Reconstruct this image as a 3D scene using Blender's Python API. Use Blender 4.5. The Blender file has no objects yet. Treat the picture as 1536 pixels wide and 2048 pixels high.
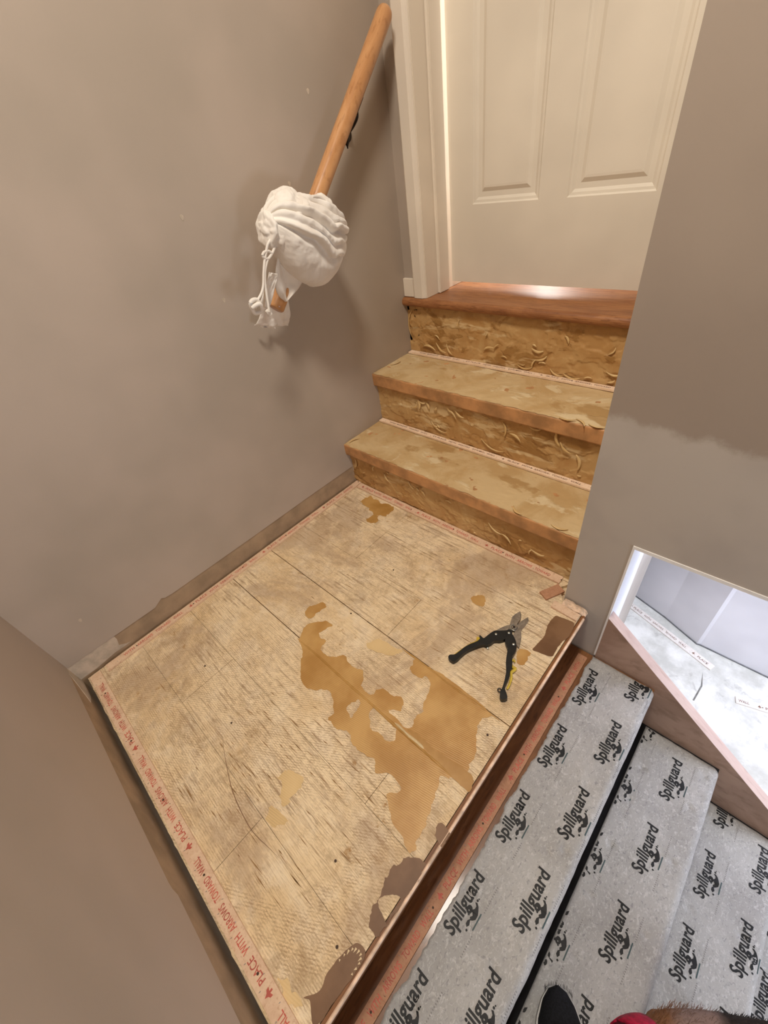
import bpy, bmesh, math, random
from mathutils import Vector, Matrix, noise
from mathutils.geometry import tessellate_polygon

# ------------------------------------------------------------------ camera, light, exposure
SC = bpy.context.scene
COL = SC.collection
random.seed(7)
V = Vector

cam = bpy.data.cameras.new('camera')
cam.sensor_fit = 'VERTICAL'
cam.sensor_height = 36.0
cam.lens = 36.0 * 823.6026 / 2048.0
cam.clip_start = 0.01
camo = bpy.data.objects.new('camera', cam)
COL.objects.link(camo)
R0, R1, R2 = (0.728918, 0.670235, -0.139511), (0.367440, -0.554962, -0.746328), (-0.577639, 0.492750, -0.650793)
camo.matrix_world = Matrix(((R0[0], -R1[0], -R2[0], 1.13208), (R0[1], -R1[1], -R2[1], -0.84399), (R0[2], -R1[2], -R2[2], 1.00944), (0, 0, 0, 1)))
SC.camera = camo

w = bpy.data.worlds.new('world')
SC.world = w
w.use_nodes = True
w.node_tree.nodes['Background'].inputs[0].default_value = (0.8, 0.85, 1.0, 1)
w.node_tree.nodes['Background'].inputs[1].default_value = 0.3

def area(name, loc, target, size, power, color, sizey=None):
    l = bpy.data.lights.new(name, 'AREA')
    l.energy = power
    l.color = color
    l.size = size
    if sizey:
        l.shape = 'RECTANGLE'
        l.size_y = sizey
    else:
        l.shape = 'DISK'
    o = bpy.data.objects.new(name, l)
    o.location = loc
    o.rotation_euler = (V(target) - V(loc)).to_track_quat('-Z', 'Y').to_euler()
    COL.objects.link(o)
    return o
area('ceiling_lamp', (0.86, -0.68, 2.40), (0.86, -0.5, 0), 0.32, 29, (1.0, 0.925, 0.82))
area('stair_lamp', (2.95, -0.60, 0.15), (1.3, -0.6, -0.2), 0.5, 11, (0.80, 0.88, 1.0))
area('basement_lamp', (2.0, 0.38, 1.30), (2.0, 0.38, -0.95), 1.5, 30, (0.86, 0.91, 1.0), 0.4)
area('hall_lamp', (0.20, 1.05, 1.45), (0.12, 0.5, 1.35), 0.12, 16, (1.0, 0.95, 0.90), 1.3)

SC.view_settings.view_transform = 'Standard'
SC.view_settings.look = 'None'
SC.view_settings.exposure = 0.10
SC.view_settings.gamma = 1.0
SC.view_settings.use_curve_mapping = False
SC.cycles.max_bounces = 8
SC.cycles.diffuse_bounces = 6

# ------------------------------------------------------------------ helpers
def srgb(r, g, b):
    f = lambda c: (c / 255.0 / 12.92) if c / 255.0 <= 0.04045 else ((c / 255.0 + 0.055) / 1.055) ** 2.4
    return (f(r), f(g), f(b), 1.0)

def wloc(p):
    v = V((0, 0, 0))
    while p is not None:
        v += p.location
        p = p.parent
    return v

def obj(name, verts, faces, mat, parent=None, smooth=False, at=None):
    """verts in world metres; placed below its parent, or with its origin at `at`."""
    org = wloc(parent) if parent is not None else V(at or (0, 0, 0))
    me = bpy.data.meshes.new(name)
    me.from_pydata([tuple(V(v) - org) for v in verts], [], faces)
    me.update()
    if smooth:
        me.polygons.foreach_set('use_smooth', [True] * len(me.polygons))
    o = bpy.data.objects.new(name, me)
    COL.objects.link(o)
    if mat is not None:
        me.materials.append(mat)
    if parent is not None:
        o.parent = parent
    elif at is not None:
        o.location = at
    return o

def thing(name, label, cat, loc, group=None):
    o = bpy.data.objects.new(name, None)
    o.empty_display_size = 0.05
    COL.objects.link(o)
    o.location = loc
    return tag(o, label, cat, group)

def tag(o, label=None, cat=None, group=None, kind=None):
    if label: o['label'] = label
    if cat: o['category'] = cat
    if group: o['group'] = group
    if kind: o['kind'] = kind
    return o

class MB:
    def __init__(self):
        self.v, self.f = [], []
    def add(self, vs, fs):
        n = len(self.v)
        self.v += [tuple(q) for q in vs]
        self.f += [tuple(i + n for i in f) for f in fs]
        return self
    def box(self, a, b):
        x0, y0, z0 = a; x1, y1, z1 = b
        return self.add([(x0, y0, z0), (x1, y0, z0), (x1, y1, z0), (x0, y1, z0), (x0, y0, z1), (x1, y0, z1), (x1, y1, z1), (x0, y1, z1)],
                        [(0, 3, 2, 1), (4, 5, 6, 7), (0, 1, 5, 4), (1, 2, 6, 5), (2, 3, 7, 6), (3, 0, 4, 7)])
    def bbox(self, a, b, c=0.001):
        bm = bmesh.new()
        bmesh.ops.create_cube(bm, size=1)
        for v in bm.verts:
            v.co = V([(a[i] + b[i]) / 2 + v.co[i] * (b[i] - a[i]) for i in range(3)])
        bmesh.ops.bevel(bm, geom=bm.edges[:], offset=c, segments=2, affect='EDGES')
        bm.verts.index_update()
        vs = [v.co.copy() for v in bm.verts]; fs = [[v.index for v in f.verts] for f in bm.faces]
        bm.free()
        return self.add(vs, fs)
    def prism(self, poly, d, holes=()):
        """poly: planar loop of 3-D points, extruded by vector d; holes likewise."""
        loops = [[V(p) for p in poly]] + [[V(p) for p in h] for h in holes]
        tris = tessellate_polygon(loops)
        flat = [p for l in loops for p in l]
        n = len(flat); d = V(d)
        vs = flat + [p + d for p in flat]
        fs = []
        for t in tris:
            nn = (flat[t[1]] - flat[t[0]]).cross(flat[t[2]] - flat[t[0]])
            t = tuple(t)
            if nn.dot(d) > 0:
                fs.append(t[::-1]); fs.append(tuple(i + n for i in t))
            else:
                fs.append(t); fs.append(tuple(i + n for i in t[::-1]))
        k = 0
        for l in loops:
            m = len(l)
            for i in range(m):
                a, b = k + i, k + (i + 1) % m
                fs.append((a, b, b + n, a + n))
            k += m
        return self.add(vs, fs)
    def tube(self, pts, r, seg=10, cap=True):
        pts = [V(p) for p in pts]
        rs = r if isinstance(r, (list, tuple)) else [r] * len(pts)
        up = V((0.13, 0.21, 1)).normalized()
        vs, fs = [], []
        for i, p in enumerate(pts):
            t = (pts[min(i + 1, len(pts) - 1)] - pts[max(i - 1, 0)]).normalized()
            a = t.cross(up)
            if a.length < 0.05: a = t.cross(V((1, 0, 0)))
            a.normalize(); b = t.cross(a)
            for k in range(seg):
                th = 2 * math.pi * k / seg
                vs.append(p + (a * math.cos(th) + b * math.sin(th)) * rs[i])
        for i in range(len(pts) - 1):
            for k in range(seg):
                k2 = (k + 1) % seg
                fs.append((i * seg + k, i * seg + k2, (i + 1) * seg + k2, (i + 1) * seg + k))
        if cap:
            fs.append(tuple(range(seg))[::-1])
            fs.append(tuple((len(pts) - 1) * seg + k for k in range(seg)))
        return self.add(vs, fs)
    def disc(self, c, r, h, seg=20, dome=0.0):
        c = V(c); vs = []; fs = []
        rings = [(r, 0), (r, h * 0.7), (r * 0.85, h), (r * 0.4, h + dome)]
        for rr, zz in rings:
            for k in range(seg):
                th = 2 * math.pi * k / seg
                vs.append(c + V((rr * math.cos(th), rr * math.sin(th), zz)))
        for i in range(len(rings) - 1):
            for k in range(seg):
                k2 = (k + 1) % seg
                fs.append((i * seg + k, i * seg + k2, (i + 1) * seg + k2, (i + 1) * seg + k))
        fs.append(tuple((len(rings) - 1) * seg + k for k in range(seg)))
        return self.add(vs, fs)
    def grid(self, nu, nv, fn):
        vs = [fn(i / (nu - 1), j / (nv - 1)) for i in range(nu) for j in range(nv)]
        fs = [(i * nv + j, (i + 1) * nv + j, (i + 1) * nv + j + 1, i * nv + j + 1) for i in range(nu - 1) for j in range(nv - 1)]
        return self.add(vs, fs)
    def build(self, name, mat, parent=None, smooth=False, at=None):
        return obj(name, self.v, self.f, mat, parent, smooth, at)

def smooth_line(pts, n=4, closed=False):
    """Catmull-Rom through the points"""
    P = [V(p) for p in pts]; out = []
    m = len(P)
    rng = range(m) if closed else range(m - 1)
    for i in rng:
        p0 = P[(i - 1) % m] if closed or i > 0 else P[0]
        p1 = P[i]; p2 = P[(i + 1) % m]
        p3 = P[(i + 2) % m] if closed or i + 2 < m else P[-1]
        for k in range(n):
            t = k / n
            out.append(0.5 * ((2 * p1) + (-p0 + p2) * t + (2 * p0 - 5 * p1 + 4 * p2 - p3) * t * t + (-p0 + 3 * p1 - 3 * p2 + p3) * t ** 3))
    if not closed: out.append(P[-1])
    return out

def fbm(p, o=4):
    return noise.fractal(V(p), 1.0, 2.0, o, noise_basis='PERLIN_ORIGINAL')

# ------------------------------------------------------------------ node materials
class Mat:
    def __init__(self, name, color=(200, 200, 200), rough=0.6, metal=0.0):
        self.m = bpy.data.materials.new(name)
        self.m.use_nodes = True
        self.nt = self.m.node_tree
        self.b = self.nt.nodes['Principled BSDF']
        self.b.inputs['Base Color'].default_value = srgb(*color)
        self.b.inputs['Roughness'].default_value = rough
        self.b.inputs['Metallic'].default_value = metal
        self.b.inputs['Specular IOR Level'].default_value = 0.35
        self.tc = self.nt.nodes.new('ShaderNodeTexCoord')
        self.h = None
    def n(self, t, **k):
        x = self.nt.nodes.new(t)
        for a, v in k.items(): setattr(x, a, v)
        return x
    def l(self, a, b): self.nt.links.new(a, b)
    def coords(self, scale=(1, 1, 1), rot=(0, 0, 0)):
        mp = self.n('ShaderNodeMapping')
        mp.inputs['Scale'].default_value = scale
        mp.inputs['Rotation'].default_value = rot
        self.l(self.tc.outputs['Object'], mp.inputs['Vector'])
        return mp.outputs[0]
    def noise(self, scale, detail=4, rough=0.55, dist=0.0, stretch=(1, 1, 1), rot=(0, 0, 0)):
        x = self.n('ShaderNodeTexNoise')
        x.inputs['Scale'].default_value = scale
        x.inputs['Detail'].default_value = detail
        x.inputs['Roughness'].default_value = rough
        x.inputs['Distortion'].default_value = dist
        self.l(self.coords(stretch, rot), x.inputs['Vector'])
        return x.outputs['Fac']
    def ramp(self, fac, lo, hi):
        r = self.n('ShaderNodeMapRange')
        r.interpolation_type = 'SMOOTHSTEP'
        r.inputs['From Min'].default_value = lo
        r.inputs['From Max'].default_value = hi
        self.l(fac, r.inputs['Value'])
        return r.outputs['Result']
    def math(self, op, a, b=0.0):
        x = self.n('ShaderNodeMath', operation=op)
        for i, q in enumerate((a, b)):
            if hasattr(q, 'links'): self.l(q, x.inputs[i])
            else: x.inputs[i].default_value = q
        return x.outputs[0]
    def mix(self, fac, a, b):
        x = self.n('ShaderNodeMix', data_type='RGBA')
        for key, q in ((0, fac), (6, a), (7, b)):
            if hasattr(q, 'links'): self.l(q, x.inputs[key])
            elif key == 0: x.inputs[0].default_value = q
            else: x.inputs[key].default_value = srgb(*q)
        return x.outputs[2]
    def color(self, c): self.l(c, self.b.inputs['Base Color']); return self
    def rough(self, c): self.l(c, self.b.inputs['Roughness']); return self
    def bump(self, h, strength=0.3, dist=0.002):
        x = self.n('ShaderNodeBump')
        x.inputs['Strength'].default_value = strength
        x.inputs['Distance'].default_value = dist
        self.l(h, x.inputs['Height'])
        self.l(x.outputs[0], self.b.inputs['Normal'])
        return self

def simple(name, c, rough=0.6, metal=0.0, var=0.12, scale=40, bump=0.1):
    m = Mat(name, c, rough, metal)
    f = m.noise(scale, 4)
    d = tuple(max(0, int(q * (1 - var))) for q in c); u = tuple(min(255, int(q * (1 + var))) for q in c)
    m.color(m.mix(m.ramp(f, 0.3, 0.7), d, u))
    if bump: m.bump(f, bump, 0.001)
    return m.m

def paint(name, c, patch=None):
    m = Mat(name, c, 0.55)
    big = m.noise(2.2, 3)
    fine = m.noise(260, 2)
    lo = tuple(int(q * 0.965) for q in c); hi = tuple(min(255, int(q * 1.03)) for q in c)
    col = m.mix(m.ramp(big, 0.35, 0.65), lo, hi)
    if patch:
        sep = m.n('ShaderNodeSeparateXYZ'); m.l(m.tc.outputs['Object'], sep.inputs[0])
        nz = m.noise(14, 5, 0.7)
        zz = m.math('ADD', sep.outputs['Z'], m.math('MULTIPLY', m.math('SUBTRACT', nz, 0.5), 0.07))
        zz = m.math('ADD', zz, m.math('MULTIPLY', sep.outputs['X'], 0.03))
        k = m.ramp(zz, 0.585, 0.61)          # 1 above the touched-up area
        col2 = m.mix(m.ramp(m.noise(5, 3), 0.4, 0.62), patch, tuple(int(q * 0.965) for q in patch))
        col = m.mix(k, col2, col)
    m.color(col)
    m.bump(fine, 0.12, 0.0006)
    return m.m

M_wall = paint('taupe_wall_paint', (173, 159, 145))
M_wall_patch = paint('taupe_wall_paint_touched_up', (163, 149, 135), patch=(184, 175, 165))
M_bare = simple('bare_wall_board', (158, 136, 110), 0.85, var=0.08, scale=14)
M_primer = simple('wall_primer_smear', (188, 174, 156), 0.8, var=0.08, scale=30)
M_white = paint('white_trim_paint', (228, 217, 200))
M_door = paint('white_door_paint', (226, 217, 200))
M_lav = paint('cool_white_paint', (234, 235, 242))
M_bead = simple('white_corner_bead', (240, 238, 235), 0.5, var=0.02)
M_shade_black = simple('shade_black_wood', (24, 23, 25), 0.7, var=0.3)  # deep shade between the padded steps, put into the wood colour
M_ceiling = paint('ceiling_paint', (232, 226, 216))

def landing_mat():
    m = Mat('old_plywood_with_trowelled_glue', (208, 184, 138), 0.62)
    base = m.mix(m.ramp(m.noise(3.2, 5, 0.65), 0.36, 0.62), (228, 200, 156), (244, 222, 184))
    base = m.mix(m.math('MULTIPLY', m.ramp(m.noise(14, 5, 0.7), 0.45, 0.65), 0.5), base, (244, 228, 200))
    # greyish worn areas
    grey = m.ramp(m.noise(2.1, 6, 0.75, 0.5), 0.49, 0.60)
    base = m.mix(m.math('MULTIPLY', grey, 0.58), base, (182, 156, 130))
    blot = m.math('MULTIPLY', m.ramp(m.noise(9, 7, 0.78, 0.3), 0.50, 0.64), m.ramp(m.noise(2.6, 3), 0.45, 0.60))
    base = m.mix(m.math('MULTIPLY', blot, 0.45), base, (150, 120, 84))
    # grain of the veneer, broad and fine
    g1 = m.ramp(m.noise(1.0, 7, 0.78, 0.6, stretch=(7, 130, 1), rot=(0, 0, 0.03)), 0.51, 0.62)
    g1m = m.math('MULTIPLY', g1, m.ramp(m.noise(3.1, 5, 0.65), 0.43, 0.58))
    base = m.mix(m.math('MULTIPLY', g1m, 0.66), base, (134, 98, 62))
    g2 = m.ramp(m.noise(1.0, 5, 0.75, 0.4, stretch=(26, 480, 1)), 0.47, 0.62)
    base = m.mix(m.math('MULTIPLY', g2, 0.34), base, (160, 126, 88))
    # trowel lines, in patches, two directions
    def trowel(rot, sc, seedrot, amt, c):
        nonlocal base
        wv = m.n('ShaderNodeTexWave', bands_direction='X')
        wv.inputs['Scale'].default_value = sc
        wv.inputs['Distortion'].default_value = 4.0
        wv.inputs['Detail'].default_value = 4
        wv.inputs['Detail Scale'].default_value = 3.5
        m.l(m.coords(rot=(0, 0, rot)), wv.inputs['Vector'])
        k = m.math('MULTIPLY', m.ramp(wv.outputs['Fac'], 0.3, 0.9), m.ramp(m.noise(3.2, 6, 0.75, 0.5, rot=(0, 0, seedrot)), 0.42, 0.56))
        k = m.math('MULTIPLY', k, m.ramp(m.noise(60, 4, 0.7, rot=(0, 0, seedrot)), 0.35, 0.6))
        base = m.mix(m.math('MULTIPLY', k, amt), base, c)
        return k
    t1 = trowel(1.02, 62, 0.7, 0.55, (158, 126, 90))
    t2 = trowel(1.55, 70, 2.2, 0.50, (162, 130, 96))
    # amber specks
    sp = m.math('MULTIPLY', m.ramp(m.noise(26, 6, 0.7), 0.58, 0.66), m.ramp(m.noise(4.5, 3), 0.53, 0.64))
    base = m.mix(m.math('MULTIPLY', sp, 0.75), base, (164, 118, 58))
    m.color(base)
    m.bump(m.math('SUBTRACT', m.math('MULTIPLY', m.math('ADD', t1, t2), 0.4), m.math('ADD', g1m, g2)), 0.3, 0.001)
    return m.m
M_ply = landing_mat()

def glue_mat(name, lo, hi, rough=0.42, ridges=True):
    m = Mat(name, hi, rough)
    c = m.mix(m.ramp(m.noise(9, 4), 0.35, 0.65), lo, hi)
    wv = m.n('ShaderNodeTexWave', bands_direction='X')
    wv.inputs['Scale'].default_value = 78
    wv.inputs['Distortion'].default_value = 1.2
    m.l(m.coords(rot=(0, 0, 1.35)), wv.inputs['Vector'])
    if ridges:
        k = m.math('MULTIPLY', m.ramp(wv.outputs['Fac'], 0.5, 0.9), m.ramp(m.noise(4, 2), 0.42, 0.58))
        c = m.mix(m.math('MULTIPLY', k, 0.28), c, tuple(int(q * 0.72) for q in lo))
    m.color(c)
    m.bump(m.math('ADD', m.math('MULTIPLY', wv.outputs['Fac'], 0.5), m.noise(60, 3)) if ridges else m.noise(60, 3), 0.3, 0.001)
    return m.m
M_glue = glue_mat('tan_carpet_glue', (180, 134, 72), (204, 162, 100))
M_faint = glue_mat('faint_glue_film', (212, 180, 128), (224, 194, 142), 0.55)
M_amber = glue_mat('amber_glue_stain', (168, 124, 62), (192, 150, 88), ridges=False)
M_dark = glue_mat('dark_glue_stain', (104, 72, 44), (128, 94, 64), 0.5, ridges=False)
M_pale = glue_mat('pale_glue_scrap', (206, 182, 138), (222, 200, 158), ridges=False)

def stair_glue(name, a, b, c, d):
    m = Mat(name, a, 0.5)
    n1 = m.noise(5.5, 6, 0.62, 0.8)
    n2 = m.noise(11, 5, 0.6, 0.5, stretch=(0.6, 1, 1))
    col = m.mix(m.ramp(n1, 0.38, 0.60), a, b)
    col = m.mix(m.math('MULTIPLY', m.ramp(n2, 0.55, 0.62), 0.7), col, c)
    col = m.mix(m.math('MULTIPLY', m.ramp(m.noise(7.5, 5, 0.6, 0.4, stretch=(0.5, 1, 2.2)), 0.58, 0.64), 0.8), col, d)
    m.color(col)
    m.bump(m.math('ADD', m.ramp(n2, 0.55, 0.62), m.noise(40, 4)), 0.5, 0.0025)
    m.rough(m.math('ADD', m.math('MULTIPLY', n1, 0.3), 0.32))
    return m.m
M_riser = stair_glue('glue_smeared_riser', (198, 162, 110), (184, 142, 88), (148, 106, 52), (218, 192, 146))
M_tread = stair_glue('glue_smeared_tread', (206, 180, 136), (190, 158, 110), (222, 204, 166), (170, 134, 84))
M_nose = simple('worn_tread_edge', (186, 138, 92), 0.5, var=0.12, scale=18)
M_flake = glue_mat('curled_glue_flakes', (206, 170, 112), (226, 196, 142), 0.4, ridges=False)

def wood(name, a, b, c, rough, stretch, scale=6, coat=0.0):
    m = Mat(name, a, rough)
    g = m.noise(scale, 5, 0.6, 1.2, stretch=stretch)
    f = m.noise(scale * 5, 4, 0.6, 0.2, stretch=stretch)
    col = m.mix(m.ramp(g, 0.35, 0.62), a, b)
    col = m.mix(m.math('MULTIPLY', m.ramp(f, 0.52, 0.68), 0.6), col, c)
    m.color(col)
    m.bump(f, 0.06, 0.0008)
    m.b.inputs['Coat Weight'].default_value = coat
    m.b.inputs['Coat Roughness'].default_value = 0.12
    return m.m
M_oak = wood('varnished_oak', (138, 88, 52), (162, 110, 68), (104, 62, 34), 0.48, (1, 7, 7), coat=0.12)
M_rail = wood('oak_handrail_varnish', (182, 130, 84), (198, 148, 100), (152, 102, 60), 0.35, (6, 1, 1.0), coat=0.3)
M_brown = wood('varnished_brown_tread', (118, 76, 44), (138, 92, 54), (92, 56, 32), 0.38, (6, 1, 6), coat=0.2)
M_lam = wood('brown_laminate', (186, 156, 138), (164, 134, 116), (142, 114, 96), 0.5, (1, 8, 1.6), scale=3.2)
M_strip = wood('tack_strip_wood', (216, 182, 152), (226, 196, 166), (196, 154, 122), 0.6, (5, 5, 5), scale=8)
M_strip_step = wood('cream_tack_strip_wood', (238, 208, 176), (244, 218, 190), (222, 186, 152), 0.5, (5, 5, 5), scale=8)
M_strip_low = wood('aged_tack_strip_wood', (178, 130, 98), (190, 142, 110), (158, 110, 82), 0.6, (5, 5, 5), scale=8)
M_strip_white = wood('pale_tack_strip_wood', (226, 216, 208), (234, 228, 222), (210, 200, 192), 0.6, (5, 5, 5), scale=8)
M_ink = simple('red_stamp_ink', (192, 96, 80), 0.6, var=0.10, bump=0)
M_ink_brown = simple('brown_stamp_ink', (120, 84, 66), 0.6, var=0.08, bump=0)
M_nail = simple('steel_nail', (150, 146, 140), 0.35, 0.9, bump=0)
M_hole = simple('dark_nail_head', (66, 46, 30), 0.6, bump=0)
M_print = simple('black_print', (22, 22, 24), 0.55, var=0.1, bump=0)
M_print_grey = simple('grey_print', (128, 126, 124), 0.6, var=0.05, bump=0)
M_teal = simple('teal_print', (66, 84, 86), 0.55, var=0.05, bump=0)

def pad_mat():
    m = Mat('grey_rebond_pad_film', (160, 158, 157), 0.5)
    big = m.noise(7, 4)
    c = m.mix(m.ramp(big, 0.35, 0.65), (158, 156, 153), (175, 173, 170))
    n1 = m.noise(1.0, 4, 0.65, 1.2, stretch=(150, 110, 130), rot=(0, 0, 0.5))
    c = m.mix(m.math('MULTIPLY', m.ramp(n1, 0.50, 0.66), 0.7), c, (198, 197, 195))
    n2 = m.noise(1.0, 4, 0.6, 0.8, stretch=(190, 120, 150), rot=(0, 0, -0.6))
    c = m.mix(m.math('MULTIPLY', m.ramp(n2, 0.55, 0.70), 0.55), c, (112, 112, 116))
    m.color(c)
    m.bump(m.math('ADD', n1, m.noise(30, 3)), 0.35, 0.0015)
    m.b.inputs['Sheen Weight'].default_value = 0.15
    return m.m
M_pad = pad_mat()

def concrete():
    m = Mat('patched_pale_concrete', (210, 208, 200), 0.8)
    c = m.mix(m.ramp(m.noise(4, 6, 0.7), 0.35, 0.62), (196, 195, 188), (232, 231, 226))
    c = m.mix(m.math('MULTIPLY', m.ramp(m.noise(13, 5, 0.7, 0.8), 0.55, 0.68), 0.5), c, (168, 166, 160))
    m.color(c); m.bump(m.noise(22, 6, 0.7), 0.5, 0.004)
    return m.m
M_conc = concrete()

def cloth_mat():
    m = Mat('white_cotton_cloth', (224, 216, 206), 0.9)
    m.color(m.mix(m.ramp(m.noise(12, 3), 0.35, 0.65), (220, 211, 200), (232, 226, 217)))
    m.bump(m.noise(500, 2), 0.15, 0.0005)
    m.b.inputs['Sheen Weight'].default_value = 0.3
    return m.m
M_cloth = cloth_mat()
M_steel = simple('brushed_steel', (150, 142, 132), 0.38, 0.85, var=0.1, scale=120, bump=0.05)
M_grip = simple('black_rubber_grip', (22, 23, 22), 0.42, var=0.2, scale=60)
M_yellow = simple('yellow_rubber_inlay', (196, 168, 60), 0.5, var=0.08)
M_rivet = simple('bright_rivet', (205, 208, 198), 0.25, 0.8, bump=0)
M_iron = simple('black_iron', (38, 28, 24), 0.4, 0.5)

def decal(name, key, mat, parent, holes=(), z=0.0002, h=0.0007, closed_smooth=2, rag=0.0045):
    def prep(k):
        P = [(p[0], p[1], z) for p in DATA[k]]
        S = smooth_line(P, closed_smooth * 4, True)
        out = []
        for i, p in enumerate(S):
            out.append(p + V((fbm((p.x * 45, p.y * 90, 1), 5) * rag, fbm((p.x * 45, p.y * 90, 9), 5) * rag, 0)))
        return out
    m = MB().prism(prep(key), (0, 0, h), [prep(k) for k in holes])
    return m.build(name, mat, parent)

_tc = {}
def text_mesh(s, bold=0.0):
    """flat glyph outlines of the text: verts in a unit box (width 1, cap height 1) and triangles"""
    if (s, bold) in _tc: return _tc[(s, bold)]
    cu = bpy.data.curves.new('t', 'FONT')
    cu.body = s; cu.size = 1; cu.resolution_u = 3; cu.offset = bold; cu.fill_mode = 'FRONT'
    cu.space_character = 1.02
    o = bpy.data.objects.new('t', cu); COL.objects.link(o)
    dg = bpy.context.evaluated_depsgraph_get(); dg.update()
    me = bpy.data.meshes.new_from_object(o.evaluated_get(dg))
    vs = [v.co.copy() for v in me.vertices]; fs = [tuple(p.vertices) for p in me.polygons]
    bpy.data.objects.remove(o); bpy.data.meshes.remove(me)
    x0 = min(v.x for v in vs); x1 = max(v.x for v in vs)
    vs = [(( v.x - x0) / (x1 - x0), v.y / 0.70) for v in vs]
    _tc[(s, bold)] = (vs, fs)
    return vs, fs

def put_text(mb, s, org, right, up, width, height, bold=0.0, hf=None):
    vs, fs = text_mesh(s, bold)
    org, right, up = V(org), V(right), V(up)
    out = []
    for a, b in vs:
        p = org + right * (a * width) + up * (b * height)
        if hf: p.z = hf(p.x, p.y)
        out.append(p)
    n = right.cross(up)
    mb.add(out, fs)

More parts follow.
